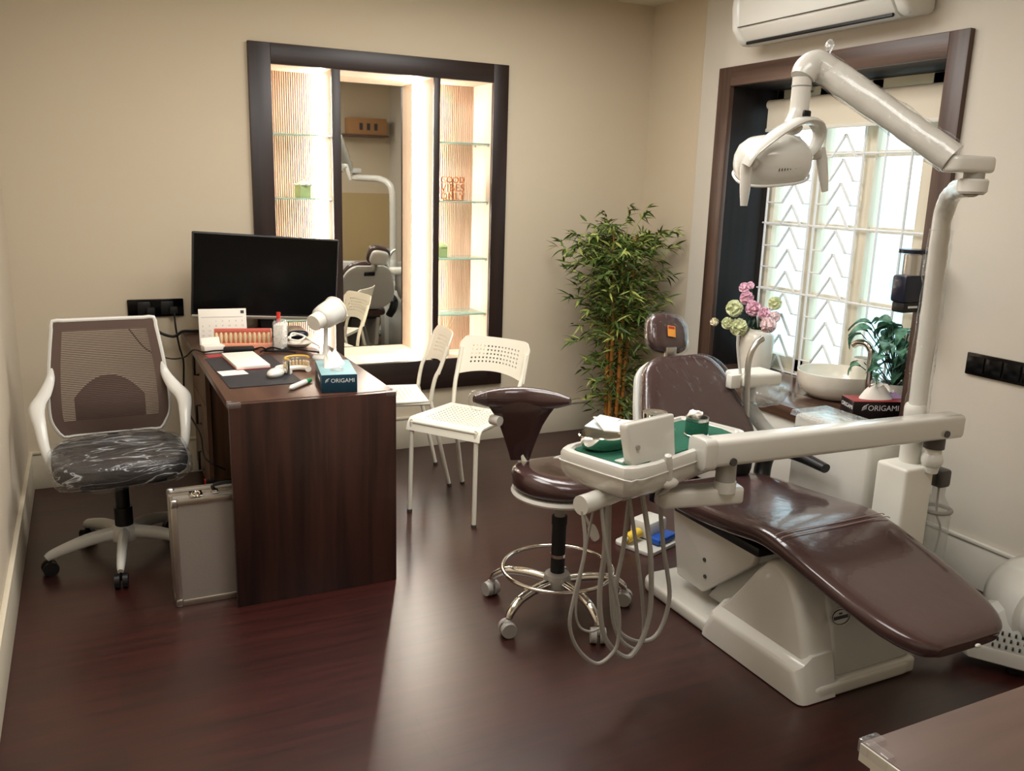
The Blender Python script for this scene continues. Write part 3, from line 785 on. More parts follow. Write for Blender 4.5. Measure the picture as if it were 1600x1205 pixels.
# ------------------------------------------------------------------ office chair (faces -Y)
t = thing('office_chair', 'white framed office chair with taupe mesh back and film-wrapped seat', 'office chair', (.06, 3.58, 0), 2)
SY = -.10       # seat middle
part('seat', B().add(ball((0, SY, .445), .235, .235, .05, 32, 12, .55)), 'seat_cloth', t)
sv = ball((0, SY, .440), .247, .247, .066, 40, 16, .55)
part('plastic_cover', crumple(crumple(sv, .012, 9, 3), .006, 28, 8), 'seat_film', t, label='wrinkled clear plastic cover')
part('seat_pan', box(-.15, .15, SY-.15, SY+.15, .375, .40, .01), 'black', t)
def back_pt(u, v):
    """u -1..1 across, v 0..1 up"""
    w = .188+.036*math.sin(PI*min(1., max(0., 1-v)*.66))
    x = u*w; bulge = -.035*math.sin(PI*min(1, v*1.25))*0+.0
    y = .24+.05*v**1.5-.035*(1-u*u)*(.6-.4*v)*-1
    z = .455+.465*v
    # soft lower corners
    if v < .2: x *= 1-.16*((.2-v)/.2)**2
    y += -.03*math.exp(-((v-.25)/.22)**2)*(1-u*u)
    return (x, y, z)
mv = [back_pt(-1+2*i/28, j/36) for j in range(37) for i in range(29)]
mf = [(j*29+i, j*29+i+1, (j+1)*29+i+1, (j+1)*29+i) for j in range(36) for i in range(28)]
# woven mesh: horizontal ribs with narrow see-through gaps inside a solid cloth margin
ribs = B(); rows = 52
for j in range(rows):
    v0 = .13+.79*j/rows; v1 = v0+.79/rows*.62
    vs = []; fs = []
    for i in range(25):
        u = -.82+1.64*i/24; vs += [back_pt(u, v0), back_pt(u, v1)]
    for i in range(24): fs.append((2*i, 2*i+2, 2*i+3, 2*i+1))
    ribs.add((vs, fs))
mar = B()
def strip(ua, ub, va, vb, nu, nv):
    vs = [back_pt(ua+(ub-ua)*i/nu, va+(vb-va)*j/nv) for j in range(nv+1) for i in range(nu+1)]
    return vs, [(j*(nu+1)+i, j*(nu+1)+i+1, (j+1)*(nu+1)+i+1, (j+1)*(nu+1)+i) for j in range(nv) for i in range(nu)]
mar.add(strip(-.99, -.81, 0, 1, 3, 30)); mar.add(strip(.81, .99, 0, 1, 3, 30)); mar.add(strip(-.81, .81, 0, .135, 20, 4)); mar.add(strip(-.81, .81, .915, 1, 20, 3))
part('mesh_back', B().add((ribs.v, ribs.f)).add((mar.v, mar.f)), 'mesh_cloth', t)
rim = [back_pt(-1, v/14) for v in range(15)]+[back_pt(-1+2*i/10, 1.0) for i in range(1, 10)]+[back_pt(1, 1-v/14) for v in range(15)]+[back_pt(1-2*i/10, 0) for i in range(1, 10)]
part('back_frame', tube([(x, y+.008, z) for x, y, z in rim], .0095, 8, 2, closed=True), 'white', t)
# lumbar support behind the mesh
lum = [(back_pt(-.70+1.40*i/12, 0.02)[0], .30, .46+.23*math.sin(PI*(.16+.68*i/12))**.7) for i in range(13)]
lv = []; lf = []
for i, (x, y, z) in enumerate(lum): lv += [(x, y, .465), (x, y, z)]
for i in range(12): lf.append((2*i, 2*i+2, 2*i+3, 2*i+1))
part('lumbar_support', thicken((lv, lf), .012), 'mesh_cloth', t)
for s in (-1, 1):
    path = [(s*.206, .272, .745), (s*.216, .255, .69), (s*.240, .20, .645), (s*.268, .13, .61), (s*.262, .06, .555), (s*.250, .0, .47), (s*.228, -.03, .40)]
    part('armrest', tube(path, [.008, .018, .027, .030, .022, .017, .014], 12, 5, flat=.6, up=(1, 0, .2)), 'white', t)
part('spine', tube([(0, .10, .385), (0, .26, .40), (0, .30, .50)], .022, 10, 4), 'black', t)
part('gas_column', B().add(cyl((0, -.02, .12), (0, -.02, .38), .026)).add(cyl((0, -.02, .10), (0, -.02, .22), .034)), 'black', t)
part('hub', lathe([(.05, .085), (.055, .10), (.05, .135), (.036, .145)], 24, T(0, -.02, 0)), 'white', t)
for k in range(5):
    a = R(262+72*k); ca, sa = math.cos(a), math.sin(a)
    P = lambda r, z: (r*ca, -.02+r*sa, z)
    leg = part('star_leg', tube([P(.03, .115), P(.14, .108), P(.255, .082), P(.285, .068)], [.03, .027, .021, .015], 10, 4, flat=.75, up=(0, 0, 1)), 'white', t)
    c = B()
    for o in (-.014, .014):
        q = Vector(P(.275, .028)); sd = Vector((-sa, ca, 0))*o; w_ = Vector((-sa, ca, 0))*.009
        c.add(cyl(q+sd-w_, q+sd+w_, .028, n=18))
    c.add(cyl(P(.275, .03), P(.275, .07), .008, n=8))
    part('caster', c, 'black', leg, world=False)
for leg in [o for o in t.children if o.name.startswith('star_leg')]:
    for c in leg.children: c.location = c.location-leg.location

# ------------------------------------------------------------------ white perforated chairs (face -Y locally)
def visitor_chair(label, loc, rz):
    t = thing('perforated_chair', label, 'chair', loc, rz, 'white perforated visitor chairs')
    def seat(u, v):      # u across, v front -> back
        y = -.20+.38*v; z = .452
        if v < .16: z -= .055*((.16-v)/.16)**2; y += .02*((.16-v)/.16)**2
        z -= .012*math.sin(PI*u)*math.sin(PI*min(1, v*1.1))
        w = .196-.012*v
        return ((u*2-1)*w, y, z)
    part('seat', thicken(perforated(seat, 18, 18, lambda i, j: 2 <= i <= 15 and 4 <= j <= 15, .42), .006), 'chairwhite', t)
    def back(u, v):
        q = u*2-1; h = 1
        top = .775-.035*max(0, (abs(q)-.82)/.18)**2.2
        bot = .585+.03*(1-q*q)
        z = bot+(top-bot)*v
        y = .235+.055*(z-.6)/.17+.035*(1-q*q)-.0
        return (q*.195, y, z)
    part('backrest', thicken(perforated(back, 20, 9, lambda i, j: 3 <= i <= 16 and 2 <= j <= 6, .44), .006), 'chairwhite', t)
    for s in (-1, 1):
        part('leg', B().add(tube([(s*.172, -.165, .437), (s*.176, -.178, .0)], .0105, 12)), 'chairwhite', t)
        part('leg', B().add(tube([(s*.178, .29, 0), (s*.176, .20, .40), (s*.176, .192, .46), (s*.178, .21, .56), (s*.18, .238, .62), (s*.18, .27, .72)], .0105, 12, 4)), 'chairwhite', t)
    b = B()
    for s in (-1, 1): b.add(tube([(s*.172, -.17, .437), (s*.175, .19, .437)], .010, 10))
    b.add(tube([(-.172, -.165, .434), (.172, -.165, .434)], .009, 10)); b.add(tube([(-.175, .17, .437), (.175, .17, .437)], .009, 10))
    part('seat_frame', b, 'chairwhite', t)
    ft = B()
    for s in (-1, 1): ft.add(cyl((s*.176, -.178, 0), (s*.1765, -.1776, .012), .012)); ft.add(cyl((s*.178, .29, 0), (s*.178, .288, .012), .012))
    part('foot_caps', ft, 'darkgrey', t)
    return t
ca = visitor_chair('white perforated chair in front, facing the end of the desk', (1.525, 3.575, 0), 0)
ca.rotation_euler.z = math.atan2(-.82, .575)   # local -Y points to the desk
cb = dup(ca, (1.33, 4.105, 0), 0, 'white perforated chair behind, side-on against the lit niche')
cb.rotation_euler.z = math.atan2(-.98, -.17)
# ------------------------------------------------------------------ saddle stool
t = thing('dentist_stool', 'round brown vinyl stool with curved backrest, foot ring and chrome star base', 'stool', (1.445, 2.50, 0))
def P2(r, a, z): return (r*math.cos(R(a)), r*math.sin(R(a)), z)
sp = []
rings = []
for rr, z in ((.001, .468), (.13, .468), (.160, .474), (.175, .492), (.178, .512), (.172, .532), (.155, .546), (.12, .550), (.06, .542), (.001, .538)):
    rings.append([(rr*math.cos(2*PI*k/36), rr*math.sin(2*PI*k/36), z+(.014*math.cos(4*PI*k/36)*(rr/.17)**2 if z > .5 else 0)) for k in range(36)])
part('seat', loft(rings), 'leather', t)
part('seat_rim', lathe([(.15, .450), (.172, .452), (.177, .460), (.172, .470), (.15, .470)], 36), 'white', t, label='white underside rim')
# bow backrest
bc = Vector((-.105, .12, .775)); ch = Vector((.9, -.436, 0)); inn = Vector((-.436, -.9, 0))
pts = []
for k in range(9):
    s_ = -1+k/4; pts.append(bc+ch*(.165*s_)+inn*(.075*s_*s_)+Vector((0, 0, .012*s_*s_-.0)))
part('back_pad', tube(pts, [.012, .028, .036, .040, .042, .040, .036, .028, .012], 16, 4, flat=.62, up=(0, 0, 1)), 'leather', t)
stk = []
for z, w_, d_, off in ((.55, .034, .016, -.03), (.58, .042, .02, -.022), (.63, .058, .024, -.01), (.68, .076, .027, 0), (.72, .098, .030, .0), (.755, .122, .030, .0), (.78, .13, .02, 0)):
    c = bc+inn*(-off)*-1; rg = []
    for k in range(20):
        a = 2*PI*k/20
        p = Vector((bc.x, bc.y, z))+ch*(w_*math.cos(a))+inn*(d_*math.sin(a)+off*.2+.012*math.cos(a)**2)
        rg.append(tuple(p))
    stk.append(rg)
part('back_stalk', loft(stk), 'leather_dark', t)
e0 = pts[0]
part('end_wrap', ball(tuple(e0+ch*.015+Vector((0, 0, -.004))), .034, .034, .036, 14, 8, .8), 'film', t)
part('back_bracket', tube([(bc.x-.0, bc.y-.0, .60), (bc.x+.03, bc.y-.02, .50), (-.03, .05, .445)], .014, 10, 4), 'chairwhite', t)
part('bracket_knob', cyl((bc.x-.10, bc.y+.03, .70), (bc.x-.085, bc.y-.005, .70), .018), 'shell', t)
part('mount_plate', box(-.06, .06, -.05, .05, .425, .452, .006), 'steel', t)
part('height_lever', tube([(.03, -.02, .43), (.06, -.06, .39), (.075, -.085, .345)], [.005, .005, .006], 8), 'shell', t)
part('lever_paddle', B().add(ball((0, 0, 0), .019, .006, .032, 12, 8, .7), 0, T(.083, -.097, .325) @ RX(-15) @ RY(-20)), 'shell', t)
part('gas_column', B().add(cyl((0, 0, .36), (0, 0, .43), .019)), 'grey', t)
part('column_sleeve', B().add(cyl((0, 0, .15), (0, 0, .335), .0255)).add(cyl((0, 0, .335), (0, 0, .365), .028)), 'rubber', t)
part('chrome_band', B().add(cyl((0, 0, .21), (0, 0, .222), .0275)), 'chrome', t)
part('hub', lathe([(.03, .085), (.05, .09), (.052, .115), (.045, .145), (.026, .152)], 28), 'caster', t)
part('foot_ring', torus((0, 0, .165), .198, .0075, 56, 10), 'chrome', t)
for k in range(5):
    a = 210+72*k-8
    leg = part('star_leg', tube([P2(.03, a, .118), P2(.12, a, .122), P2(.2, a, .112), P2(.245, a, .085), P2(.258, a, .064)], [.017, .017, .016, .015, .013], 12, 5), 'chrome', t)
    q = Vector(P2(.262, a, .028)); sd = Vector((math.cos(R(a+60)), math.sin(R(a+60)), 0))
    c = B()
    for s in (-1, 1): c.add(cyl(q+sd*s*.006, q+sd*s*.026, .028, .026, n=20))
    c.add(ball((q.x, q.y, .044), .018, .018, .02, 12, 8))
    o = part('caster', c, 'caster', leg); o.location -= leg.location

# ------------------------------------------------------------------ dental chair (axis along Y, foot towards the camera)
CX = 2.085
t = thing('dental_chair', 'brown vinyl dental treatment chair on a white sloping base', 'dental chair', (CX, 2.1, 0))
def pad(path, n=32, e=.42, sub=6):
    """path of (y, z, halfwidth, thickness, xoffset); superellipse sections square to the path in the YZ plane"""
    pts = smooth_path([(y, z, 0) for y, z, *_ in path], sub)
    ex = smooth_path([(a, b_, 0) for _, _, a, b_, *_ in path], sub)
    rings = []
    for i, p in enumerate(pts):
        d = pts[min(i+1, len(pts)-1)]-pts[max(i-1, 0)]; d.normalize()
        ny, nz = -d.y, d.x       # normal in (y,z)
        if nz < 0: ny, nz = -ny, -nz
        hw, th = ex[i].x, ex[i].y; rg = []
        for k in range(n):
            a = 2*PI*k/n; ca, sa = math.cos(a), math.sin(a)
            u = math.copysign(abs(ca)**e, ca)*hw; v = math.copysign(abs(sa)**(e*1.3), sa)*th/2
            v += -.006*(1-(u/hw)**2) if v > 0 else 0
            rg.append((CX+u, p.x+ny*v, p.y+nz*v))
        rings.append(rg)
    return loft(rings)
seat_path = [(2.50, .405, .20, .05), (2.47, .405, .225, .075), (2.38, .41, .245, .085), (2.22, .417, .252, .088), (2.06, .432, .252, .085), (1.94, .446, .250, .080), (1.85, .438, .248, .076), (1.73, .412, .244, .072), (1.60, .380, .236, .070), (1.49, .352, .220, .068), (1.42, .335, .196, .066), (1.375, .323, .162, .060), (1.355, .317, .125, .040)]
part('seat_and_leg_pad', pad(seat_path), 'leather', t, world=True)
# stitched seam across the knee
def seam(y0, z0):
    return tube([(CX-.238, y0, z0-.0075), (CX-.215, y0, z0), (CX-.12, y0, z0), (CX, y0, z0-.0025), (CX+.12, y0, z0), (CX+.215, y0, z0), (CX+.238, y0, z0-.0075)], .0016, 6, 3)
part('seam', seam(1.868, .4788), mat('pale stitching', (158, 132, 124), .5), t, world=True)
part('seam', seam(1.846, .4758), bpy.data.materials['pale stitching'], t, world=True)
part('toe_stud', ball((CX+.02, 1.342, .317), .011, .006, .006, 10, 6), 'shell', t, world=True)
back_path = [(2.475, .47, .15, .03), (2.50, .50, .205, .07), (2.535, .555, .248, .082), (2.575, .62, .250, .082), (2.62, .69, .232, .080), (2.665, .76, .206, .076), (2.70, .81, .182, .07), (2.72, .84, .15, .058), (2.732, .858, .11, .03)]
bp_ = part('backrest', pad(back_path), 'leather', t, world=True)
def shift(path, d, k): return [(y+d*.86, z-d*.5, hw*k, th*.5) for y, z, hw, th in path]
part('backrest_film', pad([(y-.012, z+.004, hw*1.06, th*1.12) for y, z, hw, th in back_path]), 'film', t, world=True, label='clear protective film')
part('backrest_shell', pad(shift(back_path, .052, 1.02), e=.3), 'shell_grey', t, world=True, label='pale grey moulded back shell')
b = B(); c0 = Matrix.LocRotScale(Vector((CX, 2.755, .765)), Euler((R(-33), 0, 0)), None)
part('shell_slot', B().add(cbox(.09, .02, .035, .004), 0, c0), 'black', t, world=True)
# headrest
hm = T(2.125, 2.865, .925) @ RZ(-4) @ RY(10) @ RX(-26) @ S(.8, .85, .86)
hr = B().add(ball((0, 0, 0), .118, .040, .096, 28, 14, .62), 0, hm)
part('headrest', hr, 'leather', t, world=True)
part('headrest_film', B().add(crumple(ball((0, -.002, 0), .126, .047, .103, 32, 16, .62), .004, 22, 3), 0, hm), 'film', t, world=True, label='clear protective film')
part('headrest_sticker', B().add(box(-.028, .018, -.0495, -.048, -.028, .026), 0, hm), 'orange', t, world=True, label='orange sticker')
part('sticker_text', B().add(box(-.024, .012, -.051, -.0492, .012, .022), 0, hm), 'redpaper', t, world=True)
part('headrest_shell', B().add(ball((0, .035, -.005), .095, .030, .075, 24, 12, .6), 0, hm), 'shell', t, world=True)
part('headrest_bar', B().add(box(2.085, 2.135, 2.80, 2.82, .79, .882, .004)), 'steel', t, world=True)
# black armrest on the far side
part('armrest', tube([(CX+.26, 2.47, .37), (CX+.285, 2.50, .43), (CX+.30, 2.49, .488), (CX+.31, 2.42, .520), (CX+.31, 2.32, .526), (CX+.305, 2.20, .520)], [.034, .037, .036, .030, .027, .022], 14, 5, flat=.8, up=(1, 0, 0)), 'black', t, world=True)
part('recline_drum', B().add(ball((CX+.12, 2.46, .50), .05, .045, .075, 20, 10, .7)), 'black', t, world=True)
part('seat_frame', box(CX-.19, CX+.19, 1.98, 2.44, .34, .375, .01), 'black', t, world=True)
# base
part('base_plate', prism(rrect(.50, .88, .07, 6, CX, 2.11), 0, .05, 'Z', .014, 3), 'shell', t, world=True)
dome = [(2.19, .05), (2.17, .075), (2.09, .145), (2.02, .235), (1.955, .325), (1.915, .368), (1.875, .385), (1.84, .382), (1.80, .352), (1.762, .29), (1.727, .20), (1.705, .12), (1.692, .05)]
dcy, dcz = 1.90, .17
def dring(x, k): return [(x, dcy+(y-dcy)*k, dcz+(z-dcz)*k if z > .06 else z) for y, z in smooth2(dome)]
def smooth2(o):
    r = []
    for i in range(len(o)-1):
        for k in range(3): r.append((o[i][0]+(o[i+1][0]-o[i][0])*k/3, o[i][1]+(o[i+1][1]-o[i][1])*k/3))
    return r+[o[-1]]
part('base_cover', loft([dring(CX-.222, .02), dring(CX-.222, .86), dring(CX-.219, .91), dring(CX-.208, .965), dring(CX-.19, .992), dring(CX-.175, 1.), dring(CX-.11, 1.), dring(CX-.11, .02)]), 'shell', t, world=True, ang=50)
part('base_housing', prism([(2.15, .05), (2.0, .24), (1.93, .34), (1.87, .375), (1.80, .352), (1.735, .26), (1.70, .12), (1.688, .05)], CX-.115, CX+.225, 'X', .016, 3), 'shell_grey', t, world=True)
part('cover_skirt', loft([[(x, y+dy*k, z) for y, dy, z in ((2.155, -1, .004), (2.15, -1, .03), (2.11, -1, zt), (1.70, 1, zt), (1.672, 1, .03), (1.668, 1, .004))] for x, k, zt in ((CX-.262, .03, .085), (CX-.259, .014, .097), (CX-.25, .004, .106), (CX-.235, 0, .113), (CX-.20, 0, .138), (CX-.12, 0, .14))]), 'shell', t, world=True)
part('housing_foot', box(CX-.11, CX+.235, 1.674, 1.72, .0, .055, .012, 3), 'shell', t, world=True)
part('lift_cover', prism([(2.46, .355), (2.42, .355), (1.99, .372), (2.01, .30), (2.17, .165), (2.25, .095), (2.40, .10), (2.45, .33)], CX-.185, CX-.15, 'X', .012, 3), 'shell', t, world=True)
part('lift_cover', prism([(2.46, .355), (2.42, .355), (1.99, .372), (2.01, .30), (2.17, .165), (2.25, .095), (2.40, .10), (2.45, .33)], CX+.15, CX+.185, 'X', .012, 3), 'shell', t, world=True)
for y, z in ((2.245, .225), (2.235, .165)): part('screw', cyl((CX-.189, y, z), (CX-.184, y, z), .0075, n=12), 'darkgrey', t, world=True)
part('lift_arm', prism([(2.28, .06), (2.16, .22), (1.95, .345), (1.88, .33), (1.96, .2), (2.06, .06)], CX-.135, CX+.135, 'X', .012, 2), 'shell_grey', t, world=True)
part('lift_rod', cyl((CX-.02, 2.34, .05), (CX-.02, 2.40, .36), .06), 'darkgrey', t, world=True)
# oval badge on the housing front
bz = T(CX-.078, 1.723, .236) @ RX(-20)
part('badge', B().add(lathe([(.001, 0), (.032, 0), (.034, .001), (.001, .002)], 28), 0, bz @ FRONT @ S(1.25, .8, 1)), 'shell', t, world=True)
part('badge_print', B().add(box(-.03, .03, -.0032, -.0026, -.006, .004), 0, bz).add(tube([(.036*math.cos(2*PI*k/24), -.003, .022*math.sin(2*PI*k/24)) for k in range(24)], .0012, 5, closed=True), 0, bz).add(box(-.006, .008, -.0034, -.0028, .008, .013), 0, bz), 'navy', t, world=True)

# ------------------------------------------------------------------ dental unit: side box, pillar, arm with the instrument tray
t = thing('dental_unit', 'white dental unit box with a long jointed arm carrying the instrument tray', 'dental unit', (2.60, 2.15, 0))
part('side_box', prism([(2.465, 2.075), (2.63, 2.075), (2.64, 2.46), (2.465, 2.46)], 0, .662, 'Z', .02, 3), 'shell', t, world=True)
part('box_film', crumple(crumple(box(2.455, 2.645, 2.07, 2.47, .655, .674, .004, 3), .006, 24, 3), .004, 50, 1), 'film_dense', t, world=True, label='clear film over the box top')
part('box_knob', B().add(cyl((2.45, 2.40, .60), (2.47, 2.40, .60), .016)).add(cyl((2.425, 2.40, .60), (2.452, 2.40, .60), .024)), 'darkgrey', t, world=True)
part('pillar', prism([(2.447, 1.90), (2.585, 1.90), (2.585, 2.03), (2.447, 2.03)], 0, .60, 'Z', .012, 3), 'white_matt', t, world=True)
part('bottle_bracket', B().add(box(2.50, 2.655, 1.925, 1.965, .515, .568, .006)).add(box(2.635, 2.69, 1.905, 1.975, .505, .572, .012)), 'darkgrey', t, world=True)
bt = part('water_bottle', lathe([(.022, .505), (.022, .47), (.026, .46), (.046, .425), (.050, .40), (.050, .27), (.047, .24), (.040, .235), (.001, .235)], 28, T(2.675, 1.94, 0)), 'bottle', t, world=True, label='clear plastic water bottle')
part('bottle_band', B().add(torus((2.675, 1.94, .415), .049, .008, 30, 8)), 'grey', t, world=True)
part('bottle_tube', tube([(2.675, 1.94, .50), (2.68, 1.94, .40), (2.70, 1.93, .34), (2.69, 1.93, .25)], .004, 8, 4), 'grey', t, world=True)
part('joint_ball', B().add(ball((2.562, 1.90, .625), .036, .036, .036, 18, 10)).add(cyl((2.562, 1.90, .61), (2.562, 1.905, .585), .028)), 'white', t, world=True)
part('joint_post', B().add(cyl((2.562, 1.90, .63), (2.562, 1.90, .69), .027)), 'white_matt', t, world=True)
part('joint_collar', B().add(cyl((2.562, 1.90, .668), (2.562, 1.90, .71), .034)), 'darkgrey', t, world=True)
bar = prism(rrect(.075, .082, .016, 4), 0, 1.09, 'X', .006)
rotm = T(1.56, 1.895, .765) @ RY(1.1)
part('arm_bar', B().add(bar, 0, rotm), 'shell', t, world=True)
part('arm_end_collar', B().add(prism(rrect(.086, .094, .018, 4), -.02, .025, 'X', .006), 0, rotm), 'shell', t, world=True)
sc = B()
for x, z in ((1.645, .738), (2.56, .728)): sc.add(cyl((x, 1.852, z), (x, 1.862, z), .012, n=14))
part('arm_screws', sc, 'darkgrey', t, world=True)
part('pivot_post', B().add(cyl((1.655, 1.895, .665), (1.655, 1.895, .725), .03)), 'grey', t, world=True)
part('pivot_sleeve', B().add(cyl((1.655, 1.895, .635), (1.655, 1.895, .668), .033)), 'shell', t, world=True)
part('lower_arm', B().add(prism(rrect(.27, .075, .02, 4), -.026, .026, 'Z', .01, 3), 0, T(1.59, 1.93, .620) @ RZ(-12)), 'shell', t, world=True)
# tray
U = Vector((.957, .29, 0)); V = Vector((-.29, .957, 0)); TC = Vector((1.50, 2.035, 0))
def tp(a, c, z): p = TC+U*a+V*c; return (p.x, p.y, z)
tm = Matrix((U, V, Vector((0, 0, 1)))).transposed().to_4x4(); tm.translation = TC
out_ = [(-.30, -.125), (-.27, -.145), (-.20, -.155), (.28, -.135), (.305, -.11), (.305, .10), (.285, .125), (-.26, .13), (-.295, .115), (-.305, .08)]
b = B()
def offs(pts, d):
    return [(a-math.copysign(d, a), c-math.copysign(d, c)) for a, c in pts]
rgs = [[(a, c, z) for a, c in offs(out_, d)] for d, z in ((.075, .668), (.035, .672), (.012, .69), (.002, .715), (0, .745), (0, .762), (.004, .772), (.012, .776), (.02, .774), (.024, .764), (.03, .760))]
b.add(loft(rgs), 0, tm); part('tray', b, 'shell', t, world=True)
part('tray_side_line', B().add(tube([(a*1.002, c*1.004, .742) for a, c in out_], .0022, 6, 3, closed=True), 0, tm), 'white', t, world=True)
pm = T(1.295, 1.878, .755) @ RZ(15) @ RX(-9)
pp = part('control_panel', B().add(prism([(0, -.01), (.185, -.01), (.190, .115), (.19, .125), (-.012, .125), (-.014, .11)], -.018, .014, 'Y', .007, 3), 0, pm), 'shell', t, world=True)
part('panel_stud', B().add(cyl((.022, -.024, .055), (.022, -.017, .055), .007, n=14), 0, pm), 'grey', t, world=True)
part('panel_hinge', B().add(box(-.01, .20, .012, .05, -.02, .02, .008), 0, pm), 'shell_grey', t, world=True)
hmx = T(1.415, 1.862, .735) @ RX(14) @ RY(-10)
part('grip_handle', B().add(lathe([(.012, -.035), (.018, -.03), (.016, 0), (.014, .035), (.010, .055), (.001, .058)], 18), 0, hmx), 'shell', t, world=True)
part('grip_base', B().add(ball((1.425, 1.862, .700), .032, .016, .016, 14, 8)), 'shell', t, world=True)
part('grip_slot', tube([(1.425, 1.862, .695), (1.415, 1.866, .675), (1.40, 1.876, .662)], [.012, .010, .005], 10, 3), 'grey', t, world=True)
part('instrument_holder', tube([(1.165, 1.905, .655), (1.20, 1.915, .655), (1.34, 1.965, .658)], .028, 16), 'shell', t, world=True)
part('holder_rear', tube([(1.32, 1.94, .66), (1.40, 1.975, .665)], .026, 14), 'shell_grey', t, world=True)
HOSES = [([(1.17, 1.90, .64), (1.171, 1.88, .533), (1.145, 1.88, .404), (1.134, 1.88, .316), (1.165, 1.88, .234), (1.229, 1.88, .174), (1.28, 1.88, .193), (1.299, 1.88, .234), (1.295, 1.88, .325), (1.262, 1.88, .44), (1.239, 1.885, .541), (1.235, 1.91, .64)], .0055),
 ([(1.258, 1.92, .64), (1.255, 1.91, .506), (1.246, 1.91, .385), (1.256, 1.91, .289), (1.277, 1.91, .223), (1.32, 1.91, .17), (1.36, 1.91, .148), (1.388, 1.91, .167), (1.405, 1.91, .195), (1.421, 1.91, .243), (1.427, 1.91, .315), (1.412, 1.91, .48), (1.395, 1.95, .66)], .008),
 ([(1.285, 1.945, .648), (1.29, 1.94, .488), (1.306, 1.94, .345), (1.321, 1.94, .25), (1.35, 1.94, .191), (1.396, 1.94, .151), (1.421, 1.94, .158), (1.431, 1.94, .203), (1.419, 1.94, .304), (1.386, 1.94, .472), (1.355, 1.955, .65)], .006),
 ([(1.375, 1.975, .65), (1.358, 1.97, .465), (1.343, 1.97, .375), (1.342, 1.97, .293), (1.354, 1.97, .221), (1.381, 1.97, .181), (1.437, 1.97, .15), (1.494, 1.97, .152), (1.528, 1.97, .201), (1.541, 1.97, .283), (1.524, 1.97, .372), (1.502, 1.97, .461), (1.475, 1.98, .67)], .007),
 ([(1.225, 1.93, .64), (1.21, 1.95, .45), (1.20, 1.96, .32), (1.215, 1.96, .255), (1.25, 1.95, .235), (1.285, 1.94, .25)], .0035)]
for pts, r in HOSES: part('hose', tube(pts, r, 8, 5), 'hose', t, world=True)
part('handpiece_socket', B().add(cyl((1.485, 1.99, .60), (1.475, 1.985, .675), .026)), 'navy', t, world=True)
# spittoon behind the backrest
part('spittoon_post', tube([(2.50, 2.44, .50), (2.43, 2.55, .56), (2.38, 2.62, .66), (2.375, 2.63, .75)], .028, 14, 5), 'shell_grey', t, world=True)
part('spittoon_block', box(2.30, 2.49, 2.56, 2.70, .745, .80, .016, 3), 'white_matt', t, world=True)
part('suction_pipe', tube([(2.32, 2.56, .60), (2.31, 2.57, .80), (2.315, 2.57, .88), (2.34, 2.57, .925), (2.37, 2.57, .945)], .012, 10, 5), 'steel', t, world=True)
part('suction_tip', tube([(2.30, 2.60, .80), (2.285, 2.61, .90), (2.28, 2.61, .955)], .006, 8, 3), 'shell', t, world=True)
part('cup_holder', box(2.245, 2.295, 2.585, 2.62, .745, .80, .006), 'white_matt', t, world=True)
bagv = crumple(crumple(ball((2.43, 2.59, .715), .10, .07, .055, 30, 16), .022, 14, 2), .012, 40, 5)
part('spittoon_bag', bagv, 'bottle', t, world=True, label='crumpled clear plastic bag')

# ------------------------------------------------------------------ operating lamp on its pole
t = thing('dental_lamp', 'white dental operating lamp on a film-wrapped jointed arm and tall pole', 'dental lamp', (2.545, 1.974, .60))
PX_, PY_ = 2.545, 1.974
part('pole', crumple(tube([(PX_, PY_, .60), (PX_, PY_, .9), (PX_, PY_, 1.15), (PX_-.003, PY_, 1.38), (PX_-.012, PY_-.01, 1.455), (PX_-.045, PY_-.05, 1.505), (PX_-.11, PY_-.125, 1.53), (PX_-.26, PY_-.28, 1.535)], .030, 18, 6), .003, 25, 2), 'shell', t, world=True)
part('pole_film', crumple(tube([(PX_, PY_, .70), (PX_, PY_, .9), (PX_, PY_, 1.15), (PX_-.003, PY_, 1.40)], .038, 20, 8), .007, 22, 4), 'film', t, world=True, label='clear wrapping film')
part('pole_cuff', tube([(PX_, PY_, .60), (PX_-.002, PY_, .72), (PX_-.006, PY_, .79), (PX_-.008, PY_, .808)], [.036, .037, .037, .032], 18, 3), 'white', t, world=True)
part('pole_seam', torus((PX_, PY_, .998), .0325, .002, 24, 6), 'grey', t, world=True)
J = Vector((2.283, 1.69, 1.545))
jm = T(*J)
part('elbow_cap', B().add(lathe([(.034, -.012), (.040, -.005), (.041, .025), (.036, .03)], 24), 0, jm @ T(.0, 0, -.018)), 'shell', t, world=True)
part('elbow_mouth', B().add(lathe([(.001, -.0135), (.031, -.0135), (.033, -.010), (.001, -.009)], 24), 0, jm @ T(.0, 0, -.018)), 'black', t, world=True)
part('elbow_neck', B().add(cyl((-.0, 0, .01), (0, 0, .03), .028), 0, jm), 'grey', t, world=True)
part('elbow_head', B().add(prism(rrect(.15, .075, .03, 5), .028, .075, 'Z', .012, 3), 0, jm @ T(-.02, .01, 0) @ RZ(-15)), 'shell', t, world=True)
part('elbow_film', B().add(crumple(crumple(ball((-.065, .04, -.005), .055, .05, .055, 22, 12), .018, 14, 2), .006, 40, 1)), 'film_dense', t, world=True)
t.children[-1].location += J
E0 = Vector((2.215, 1.715, 1.612)); E1 = Vector((2.023, 2.05, 1.873))
d = (E1-E0)
pts = [E0+d*k/6 for k in range(7)]
part('spring_arm', crumple(tube(pts, [.042, .041, .040, .040, .042, .044, .040], 20, 4), .003, 24, 7), 'shell', t, world=True)
part('arm_film', crumple(crumple(tube([E0+d*k/8 for k in range(9)], .046, 22, 3), .008, 20, 3), .003, 60, 3), 'film', t, world=True, label='clear wrapping film')
tip = Vector((1.958, 2.06, 1.850))
